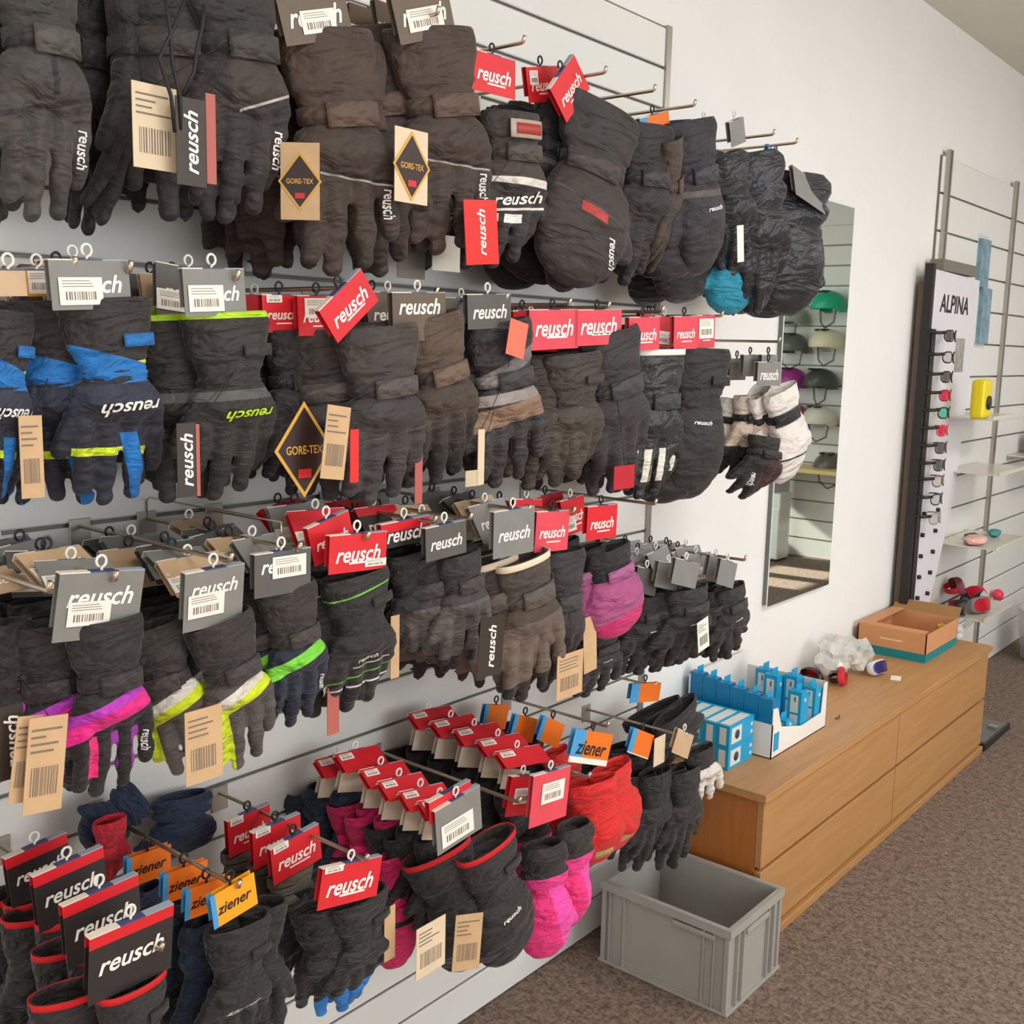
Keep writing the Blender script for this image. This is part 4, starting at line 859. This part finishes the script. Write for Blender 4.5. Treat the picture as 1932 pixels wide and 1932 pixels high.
r, p = pair('charcoal ski glove pair with lime lettering on the back', 'lime lettered gloves', 'glove', 'limetext', (424, 592), (450, 940), 168, XB, twist=-8, var=1, mates=(-.055, -.05), rear=3, step=.05, rcard=['greyd', 'tan'],
     cards=[(402, 552, 116, 88, 'grey', dict(stick=(-.16, -.34, .56, .56)))],
     tags=[(350, 868, 36, 140, mat('tag_black', (52, 44, 36), .45), dict(kind='vertical', dx=.05)), (371, 868, 8, 136, mat('tag_rust', (170, 90, 80), .5), dict(kind='none', dx=.05))])
P_(p.y, ZB, .34, 'of the second row holding the lime lettered gloves')
r, p = pair('dark brown glove pair under the leftmost red card of the second row', 'dark gloves under the red cards', 'glove', 'black', (540, 625), (552, 900), 110, .24, twist=20, var=3, rear=2, step=.05, rcard=['red'],
     cards=[(528, 592, 72, 70, 'red', dict(hook='b', stick=(-.2, 0, .4, .2)))],
     tags=[(572, 848, 110, 150, mat('tag_rust', (170, 90, 80), .5), dict(kind='diamond_only', dx=.10))])
r, p = pair('dark brown glove pair behind the big slate pair on the same peg', 'dark brown gloves behind the slate pair', 'glove', 'black', (612, 640), (628, 930), 110, .26, twist=10, var=1, rear=1, cards=[(598, 596, 78, 74, 'red', dict(hook='b', stick=(0, -.05, .7, .5)))])
r, p = pair('large slate grey ski glove pair with a tilted red card and tan tag', 'slate grey gloves', 'glove', 'slate', (712, 618), (735, 945), 158, XB + .02, twist=-5, var=0, mates=(-.05, -.05), rear=1,
     cards=[(655, 577, 100, 74, 'red', dict(roll=.62, hook='b', dx=.03))],
     tags=[(640, 835, 44, 138, TAN, dict(dx=.05, roll=-.14)), (790, 885, 14, 130, mat('tag_rust', (170, 90, 80), .5), dict(kind='none', dx=.0)), (668, 860, 16, 100, TAGRED, dict(kind='none', dx=.03))])
P_(p.y - .06, ZB, .33, 'of the second row holding the slate grey gloves')
r, p = pair('brown leather ski glove pair with dark fingers under a brown lettered card', 'brown leather gloves', 'glove', 'cocoa', (806, 600), (856, 905), 124, XB, twist=-10, var=1, mates=(-.03, -.05), rear=3, step=.05, rcard=['brown', 'grey'],
     cards=[(788, 598, 100, 90, 'brown', dict(tpos=.28))])
P_(p.y, ZB, .33, 'of the second row holding the brown leather gloves')
r, p = pair('black ski glove pair with silver bands and a coral hang tag', 'silver banded gloves', 'glove', 'silver', (938, 610), (965, 912), 116, XB, twist=-12, var=2, mates=(-.045, -.05), rear=2, step=.055, rcard=['greyd'],
     cards=[(920, 588, 82, 64, 'greyd', dict(tpos=.5))],
     tags=[(980, 640, 34, 68, mat('tag_coral', (226, 112, 88), .5), dict(kind='none', dx=.05, roll=-.2)), (908, 862, 12, 104, CREAM, dict(kind='none', dx=.04)), (893, 902, 30, 30, CREAM, dict(kind='none', dx=.0))])
P_(p.y, ZB, .33, 'of the second row holding the silver banded gloves')
r, p = pair('camouflage brown glove pair under the joined red cards', 'camouflage brown gloves', 'glove', 'camo', (1078, 668), (1085, 915), 100, XB, twist=-10, var=1, mates=(-.06, -.03), rear=2, step=.06, rcard=['red'],
     cards=[(1042, 622, 92, 74, 'pinkred', dict(hook='b', tpos=.45)), (985, 602, 42, 30, 'red', dict(hook='b', text=None, dx=-.02))], tags=[(1128, 850, 10, 90, CREAM, dict(kind='none', dx=-.03))])
P_(p.y - .04, ZB, .33, 'of the second row holding the camouflage gloves')
r, p = pair('aubergine black long glove pair with a red size label at the fingers', 'aubergine black gloves', 'glove', 'aubergine', (1146, 628), (1176, 925), 98, XB, twist=-14, var=3, rear=2, step=.05, rcard=['red'],
     cards=[(1126, 618, 88, 66, 'pinkred', dict(hook='b', tpos=.45))], tags=[(1178, 900, 38, 44, mat('tag_crimson', (178, 30, 44), .5), dict(kind='none', dx=.045))])
P_(p.y - .03, ZB, .33, 'of the second row holding the aubergine gloves')
r, p = pair('black leather glove pair with pale finger stripes and a white trimmed cuff', 'pale striped leather gloves', 'glove', 'leather', (1240, 662), (1232, 938), 84, XB, twist=-12, var=0, mates=(-.03, -.03), rear=1,
     cards=[(1212, 630, 58, 62, 'pinkred', dict(hook='b'))])
P_(p.y - .02, ZB, .33, 'of the second row holding the pale striped gloves')
r, p = pair('long matt black mitten pair with a tiny white mark on the cuff', 'long matt black mittens', 'mitten', 'blackmitt', (1322, 660), (1306, 950), 88, XB, twist=-15, var=1, mates=(-.045, -.03), rear=2, step=.06, rcard=['red'],
     cards=[(1290, 628, 44, 62, 'pinkred', dict(hook='b')), (1328, 626, 34, 62, 'pinkred', dict(hook=None, dx=.0, stick=(0, -.1, .8, .6)))])
P_(2.348, ZB, .33, 'of the second row above the long matt black mittens')
for T_, B_, W_, x_, s_, l_, n_ in [((1385, 735), (1362, 915), 40, .22, 'white', 'white mitten pair with black fingers, leftmost of the white group', 'leftmost white mittens'),
        ((1410, 728), (1400, 905), 42, .26, 'whitebeige', 'beige and black glove pair second from left in the white group', 'second beige gloves'),
        ((1444, 728), (1436, 905), 42, .29, 'whitebeige', 'beige and black glove pair beside the front white mittens', 'beige gloves beside the white mittens')]:
    pair(l_, n_, 'glove', s_, T_, B_, W_, x_, twist=-10, var=3, mate=0, detail=1, name='ski_glove_pair', cards=[(T_[0] + 4, T_[1] - 38, 30, 40, 'grey', dict(text=None, hook='b'))])
r, p = pair('dark red and black small glove pair hanging below the beige gloves', 'dark red small gloves', 'glove', 'maroon', (1448, 810), (1432, 946), 56, .32, twist=-15, var=3, mate=0)
r, p = pair('white mitten pair with a black wrist strap at the front of its peg', 'front white mittens', 'mitten', 'white', (1468, 712), (1488, 912), 56, XB + .02, twist=-10, flip=-1, var=1, mates=(-.02, -.04), cards=[(1448, 706, 44, 44, 'grey', dict(hook='b'))])
P_(p.y - .03, 1.68, .34, 'of the second row holding the white mittens')
# ================================================================== ROW C
ZC_ = 1.35; XC = .37
r, p = pair('black glove pair with pink thumbs cut by the left edge, third row', 'pink thumbed gloves at the left edge', 'glove', 'pinkband', (20, 1175), (8, 1500), 130, .30, twist=40, var=3, rear=2, step=.05, rcard=['tan', 'grey'], rlean=.9,
     tags=[(18, 1400, 50, 140, mat('tag_black', (52, 44, 36), .45), dict(kind='vertical', dx=.10)), (92, 1440, 74, 178, TAN, dict(dx=.13, roll=-.12)), (58, 1430, 50, 160, TAN, dict(dx=.12, roll=-.16))])
P_(p.y, ZC_, .40, 'of the third row at the left edge')
r, p = pair('black ski glove pair with a magenta and violet band across the back', 'magenta banded gloves', 'glove', 'pinkband', (196, 1168), (222, 1498), 160, XC, twist=-5, var=2, mates=(-.055, -.05), rear=5, step=.042, rcard=['grey', 'tan', 'greyd', 'grey'], rlean=1.0,
     cards=[(188, 1142, 162, 128, 'grey', dict(roll=.08, stick=(-.12, -.42, .5, .36), tpos=.36, lean=.12))])
P_(p.y, ZC_, .40, 'of the third row holding the magenta banded gloves')
r, p = pair('grey ski glove pair with white and lime band and a tan barcode tag', 'lime banded gloves', 'glove', 'limeband', (412, 1168), (478, 1440), 134, XC, twist=-6, var=0, mates=(-.085, -.05), rear=6, step=.04, rcard=['tan', 'grey', 'greyd'], rlean=1.0,
     cards=[(404, 1128, 112, 112, 'grey', dict(roll=.2, stick=(-.14, -.38, .6, .4), tpos=.3, lean=.12))],
     tags=[(383, 1405, 70, 138, TAN, dict(dx=.06))])
P_(p.y, ZC_, .40, 'of the third row holding the lime banded gloves')
r, p = pair('navy fingered ski glove pair with a bright green band', 'green banded gloves', 'glove', 'greenband', (540, 1108), (580, 1368), 112, XC, twist=-8, var=1, mates=(-.03, -.05), rear=5, step=.045, rcard=['grey', 'tan', 'greyd'], rlean=1.0,
     cards=[(530, 1080, 106, 80, 'greyd', dict(roll=.16, stick=(.1, -.1, .6, .5), tpos=.3))], tags=[(628, 1310, 22, 150, mat('tag_rust', (170, 90, 80), .5), dict(kind='none', dx=-.02))])
P_(p.y, ZC_, .40, 'of the third row holding the green banded gloves', loop=True)
r, p = pair('black ski glove pair with thin green lines under two red cards', 'green lined gloves', 'glove', 'greenline', (668, 1082), (695, 1340), 128, XC, twist=-6, var=1, mates=(-.04, -.04), rear=3, step=.05, rcard=['red', 'grey'], rlean=.7,
     cards=[(672, 1042, 108, 70, 'red', dict(roll=.12, stick=(.3, -.7, .38, .2))), (622, 1015, 80, 74, 'red', dict(roll=.4, dx=-.02))])
P_(p.y, ZC_, .40, 'of the third row holding the green lined gloves')
r, p = pair('black glove pair with a lime edge under the black lettered card', 'lime edged black gloves', 'glove', 'blackplain', (772, 1040), (785, 1240), 96, .30, twist=5, var=3, rear=3, step=.05, rcard=['black', 'greyd'], rlean=.8,
     cards=[(762, 1004, 92, 46, 'black', dict(roll=.2))], tags=[(745, 1220, 16, 118, TAN, dict(kind='none', dx=.02))])
P_(p.y, ZC_, .36, 'of the third row holding the lime edged black gloves')
r, p = pair('small grey fingered glove pair under the left dark grey card', 'small grey fingered gloves', 'glove', 'greyfinger', (862, 1018), (882, 1256), 88, XC - .02, twist=-10, var=2, mates=(-.05, -.04), rear=3, step=.05, rcard=['grey', 'tan'], rlean=.8,
     cards=[(838, 1020, 76, 62, 'greyd', dict(roll=.22))])
P_(p.y, ZC_, .38, 'of the third row holding the small grey gloves')
r, p = pair('taupe fabric glove pair with a black hang tag under the grey blue card', 'taupe fabric gloves', 'glove', 'taupe', (980, 1020), (1012, 1312), 106, XC, twist=-10, var=2, mates=(-.055, -.04), rear=4, step=.045, rcard=['grey', 'tan', 'greyd'], rlean=.8,
     cards=[(966, 1004, 76, 86, 'grey', dict(roll=.18))], tags=[(930, 1218, 46, 110, mat('tag_black', (52, 44, 36), .45), dict(kind='vertical', dx=.04, roll=-.08))])
P_(p.y, ZC_, .39, 'of the third row holding the taupe gloves')
r, p = pair('dark aubergine glove pair under the pale red card, third row', 'dark aubergine gloves', 'glove', 'aubergine', (1056, 1040), (1056, 1310), 80, XC - .02, twist=-12, var=3, rear=2, step=.06, rcard=['red'],
     cards=[(1038, 1002, 62, 74, 'pinkred', dict(roll=.12, hook='b'))], tags=[(1076, 1272, 48, 82, TAN, dict(dx=.04))])
P_(p.y, 1.33, .38, 'of the third row holding the dark aubergine gloves')
r, p = pair('purple and pink mitten pair with a black velcro cuff', 'purple and pink mittens', 'mitten', 'pinkmitt', (1142, 1012), (1160, 1205), 84, XC - .02, twist=-12, var=0, mates=(-.045, -.04), rear=2, step=.06, rcard=['red'], rstyle=['pinkmitt', 'black'],
     cards=[(1132, 985, 56, 62, 'red', dict(roll=.15, hook='b'))], tags=[(1112, 1215, 24, 105, TAN, dict(kind='none', dx=.0, roll=.08))])
P_(2.021, 1.315, .37, 'of the third row holding the purple mittens')
r, p = pair('small black glove pair hanging below the purple mittens', 'small black gloves below the purple mittens', 'glove', 'smallblack', (1130, 1175), (1130, 1312), 74, .30, twist=-10, var=2, mate=0)
for T_, B_, W_, x_, l_, n_, cc in [((1222, 1105), (1216, 1272), 64, .30, 'small black glove pair leftmost in the black cluster over the blue packs', 'leftmost small black gloves', 'greyd'),
        ((1262, 1095), (1262, 1268), 66, .32, 'small black glove pair second in the cluster, with grey card', 'second small black gloves', 'grey'),
        ((1296, 1090), (1292, 1258), 72, .36, 'black glove pair with a white paper tag over the blue packs', 'white tagged small gloves', 'grey'),
        ((1352, 1082), (1352, 1236), 46, .34, 'black glove pair with brown palm stripe beside the row end', 'brown striped small gloves', 'grey'),
        ((1374, 1090), (1380, 1242), 50, .38, 'black glove pair at the very right end of the third row', 'rightmost small black gloves', 'grey')]:
    r, p = pair(l_, n_, 'glove', 'smallblack', T_, B_, W_, x_, twist=-14, var=(3 if W_ < 60 else 1), mates=(-.03, -.03), rear=3, step=.05, rcard=['grey'], rlean=.6, cards=[(T_[0] - 6, T_[1] - 8, W_ * .66, 46, cc, dict(text=None))],
        tags=[(1325, 1198, 20, 58, STK, dict(roll=.18, dx=.05))] if 'white paper' in l_ else ())
P_(2.36, 1.10, .38, 'of the small black cluster, left one')
PT(1405, 1057, .42, 'of the small black cluster, right one')
# ================================================================== ROW D
r, p = pair('black glove pair with red cuff lining under the nearest black red card', 'red lined gloves bottom left', 'glove', 'redlined', (248, 1852), (262, 2160), 150, .42, twist=5, var=0, mates=(-.06, -.05), rear=0,
     cards=[(248, 1800, 160, 130, 'black', dict(roll=.42, tpos=.48, lean=.1, d=.012, stick=None))])
root0 = r
for k, (cx, cy, cw, ch, x_) in enumerate([(192, 1736, 144, 120, .33), (132, 1676, 134, 108, .24), (72, 1640, 118, 96, .15)]):
    r, p = pair(['black glove pair second from front on the bottom left peg', 'black glove pair third from front on the bottom left peg', 'black glove pair nearest the wall on the bottom left peg'][k], ['second red carded gloves', 'third red carded gloves', 'wall side red carded gloves'][k],
        'glove', 'redlined', (cx - 10, cy + 50), (cx - 10, cy + 340), 130, x_, twist=10, var=k + 1, mate=1, detail=1, group='black gloves under black and red cards', cards=[(cx, cy, cw, ch, 'black', dict(roll=.44, tpos=.48, stick=None))])
PT(304, 1793, .45, 'of the bottom row at the lower left')
link('paper_tag', boxme('pt', (0, .001, -.02, .02, -.06, 0)), TAN, root0, loc=(-.02, -.125, -.04))
r, p = pair('black sport glove pair under a tilted yellow card at the bottom', 'black gloves under the yellow card', 'glove', 'sportblack', (448, 1738), (452, 2010), 130, .38, twist=-5, var=1, mates=(.05, -.03), rear=1,
     cards=[(438, 1697, 84, 64, 'yellow', dict(roll=.55, hook='b', text='ziener', dx=.01, strip=False))])
for k, (cx, cy, x_) in enumerate([(388, 1692, .31), (346, 1662, .25), (278, 1632, .16)]):
    nm = ['middle', 'rear', 'wall side'][k]
    pair('navy glove pair under the %s orange card on the lower peg' % nm, nm + ' navy gloves', 'glove', 'navy', (cx - 8, cy + 44), (cx - 12, cy + 300), 100, x_, twist=15, var=k, mate=0, detail=0, cards=[(cx, cy, 84, 56, 'orange', dict(roll=.34, hook='b', text='ziener', strip=False))])
PT(450, 1674, .40, 'of the bottom row with orange cards on it')
r, p = pair('navy quilted mitten pair lying across the peg root at the left', 'left navy quilted mittens', 'mitten', 'navyquilt', (262, 1500), (160, 1600), 105, .08, twist=0, var=0, mate=0, detail=0)
r, p = pair('navy quilted mitten pair spread flat against the wall', 'right navy quilted mittens', 'mitten', 'navyquilt', (345, 1500), (338, 1618), 128, .05, twist=0, var=2, mate=0, detail=0)
r, p = pair('red ribbed knit glove pair below the navy quilted mittens', 'red ribbed gloves', 'glove', 'redrib', (206, 1528), (214, 1690), 84, .12, twist=0, var=3, mate=0, detail=0)
for k, (cx, cy, x_, cw) in enumerate([(556, 1610, .24, 92), (520, 1586, .18, 90), (468, 1566, .10, 80)]):
    nm = ['front', 'middle', 'rear'][k]
    pair('khaki fleece glove pair under the %s red card of its peg' % nm, nm + ' khaki gloves', 'glove', 'khaki', (cx - 8, cy + 14), (cx - 8, cy + 150), 118, x_, twist=5, var=2, mate=0, detail=0, cards=[(cx, cy, cw, 68, 'red', dict(roll=.42 + .1 * (k == 0), hook='b', stick=(-.3, .05, .3, .2)))])
r, p = pair('black sport glove pair with white flash beside the khaki gloves', 'white flash gloves', 'glove', 'sportblack', (540, 1700), (552, 1872), 92, .26, twist=10, var=3, mate=0)
r, p = pair('black glove pair with bright blue fingertips under the front red card', 'blue tipped gloves', 'glove', 'bluetip', (676, 1690), (690, 1900), 110, .36, twist=-5, var=3, mates=(-.05, -.03), rear=1,
     cards=[(657, 1664, 114, 72, 'red', dict(roll=.26, stick=(-.32, .04, .3, .16), dx=.03))], tags=[(735, 1760, 20, 100, TAN, dict(kind='none', dx=.02))])
PT(691, 1623, .40, 'of the bottom row with the front red card on it')
# dense group of small pairs under red cards
k = 0
for (cx, cy, x_, st_) in [(630, 1450, .06, 'navy'), (668, 1440, .10, 'navy'), (716, 1470, .16, 'fuchsia'), (750, 1492, .21, 'fuchsia'), (790, 1512, .26, 'blackplain'), (826, 1530, .30, 'blackplain')]:
    nm = ['deepest', 'second deepest', 'third deepest', 'third nearest', 'second nearest', 'nearest'][k]; k += 1
    pair('small %s glove pair %s on the crowded bottom peg' % ({'navy': 'navy', 'fuchsia': 'fuchsia', 'blackplain': 'black'}[st_], nm), nm + ' crowded peg gloves', 'glove', st_, (cx - 5, cy + 40), (cx, cy + 215), 86, x_, twist=5, var=k % 4, mate=1, detail=1,
         cards=[(cx, cy, 74, 44, 'red', dict(roll=.25, lean=-1.0, text=None, stick=(-.3, -.1, .3, .3))), (cx - 6, cy + 34, 50, 36, 'pale', dict(roll=.1, text=None, hook=None, strip=False, dx=.03))])
k = 0
for (cx, cy, x_) in [(806, 1362, .05), (848, 1378, .10), (892, 1394, .15), (936, 1414, .20), (972, 1436, .25)]:
    nm = ['deepest', 'second', 'middle', 'fourth', 'front'][k]; k += 1
    pair('small black glove pair, %s under flat red cards right of the crowd' % nm, nm + ' flat carded gloves', 'glove', 'blackplain', (cx - 5, cy + 40), (cx + 10, cy + 205), 78, x_, twist=5, var=k % 4, mate=1, detail=1,
         cards=[(cx, cy, 70, 40, 'red', dict(roll=.22, lean=-1.05, text=None, stick=(-.3, -.1, .3, .3))), (cx - 4, cy + 34, 50, 36, 'pale', dict(roll=.08, text=None, hook=None, strip=False, dx=.03))])
r, p = pair('fuchsia mitten pair with black wrist bands above the white tag', 'fuchsia mittens', 'mitten', 'fuchsia', (748, 1590), (768, 1798), 66, .22, twist=0, var=3, mates=(-.035, .02), rear=0)
r, p = pair('black mitten pair with red cuff lining and a cream tag inside', 'red lined mittens', 'mitten', 'redlined', (916, 1592), (958, 1816), 100, .38, twist=-8, var=0, mates=(-.075, -.05), rear=2, step=.06,
     cards=[(862, 1546, 84, 84, 'grey', dict(roll=.55, text=None, stick=(-.05, -.4, .7, .5))), (846, 1512, 78, 40, 'red', dict(roll=.5, text=None, hook=None, dx=.01))],
     tags=[(813, 1786, 54, 94, CREAM, dict(dx=.05)), (886, 1776, 36, 104, TAN, dict(dx=.04, yaw=-.5, roll=-.06))])
P_(1.53, .79, .40, 'of the bottom row holding the red lined mittens')
r, p = pair('hot pink kids mitten pair with black puffy cuffs and a pink red card', 'hot pink mittens', 'mitten', 'hotpink', (1082, 1556), (1080, 1770), 62, .37, twist=-8, var=3, mates=(-.105, .0), rear=1,
     cards=[(1034, 1502, 70, 92, 'pinkred', dict(roll=.35, text=None, stick=(.05, -.2, .6, .4))), (980, 1500, 50, 70, 'red', dict(roll=.2, text=None, dx=-.04, stick=(0, -.3, .6, .4)))])
P_(1.76, .77, .40, 'of the bottom row holding the hot pink mittens')
r, p = pair('red kids mitten pair with small green patches under the orange card', 'front red kids mittens', 'mitten', 'redkid', (1148, 1428), (1162, 1606), 80, .33, twist=-8, var=0, mates=(-.075, .0), rear=1,
     cards=[(1112, 1410, 76, 58, 'orange', dict(roll=.08, text='ziener', hook='b', strip=False))])
for k, (cx, cy, x_) in enumerate([(1036, 1380, .22), (985, 1374, .17), (932, 1352, .06)]):
    nm = ['front', 'middle', 'wall side'][k]
    pair('red kids mitten pair behind the orange %s card of its peg' % nm, nm + ' orange carded mittens', 'mitten', 'redkid' if k == 0 else 'blackplain', (cx + 10, cy + 24), (cx + 20, cy + 150), 56, x_, twist=-5, var=0, mate=0, detail=0, cards=[(cx, cy, 46, 44, 'orange', dict(roll=-.1 + .1 * k, text=None, hook='b', strip=False))])
P_(1.97, .80, .30, 'of the bottom row holding the red kids mittens')
for T_, B_, W_, x_, l_, n_ in [((1236, 1432), (1232, 1642), 58, .26, 'long thin black glove pair left of the cream tag above the crate', 'left long black gloves'), ((1290, 1425), (1290, 1638), 56, .29, 'long thin black glove pair with a cream cuff label above the crate', 'right long black gloves')]:
    pair(l_, n_, 'glove', 'blacklong', T_, B_, W_, x_, twist=-10, var=3, mates=(-.03, -.03), rear=2, step=.07, cards=[(T_[0] - 30, T_[1] - 30, 44, 44, 'orange', dict(text=None, hook='b', strip=False))] if T_[0] < 1250 else [(T_[0] - 5, T_[1] - 22, 34, 42, 'tan', dict(text=None))],
         tags=[(1245, 1415, 20, 52, CREAM, dict(kind='none', dx=.03))] if T_[0] < 1250 else ())
r, p = pair('small glove pair with white fingers at the right end of the bottom row', 'white fingered gloves', 'glove', 'whitefinger', (1316, 1400), (1326, 1512), 44, .30, twist=-25, var=2, mate=0, detail=0)
r, p = pair('black glove pair under the striped orange card above the bottom peg', 'black gloves under the striped orange card', 'glove', 'blacklong', (1270, 1328), (1286, 1440), 92, .20, twist=-5, var=1, mate=1, detail=0, cards=[(1215, 1306, 56, 34, 'orange', dict(text=None, hook='b', strip=False, roll=.2))])
PT(1293, 1390, .31, 'of the bottom row nearest the drawer unit')
P_(2.30, .80, .22, 'above the crate beside the striped orange card')
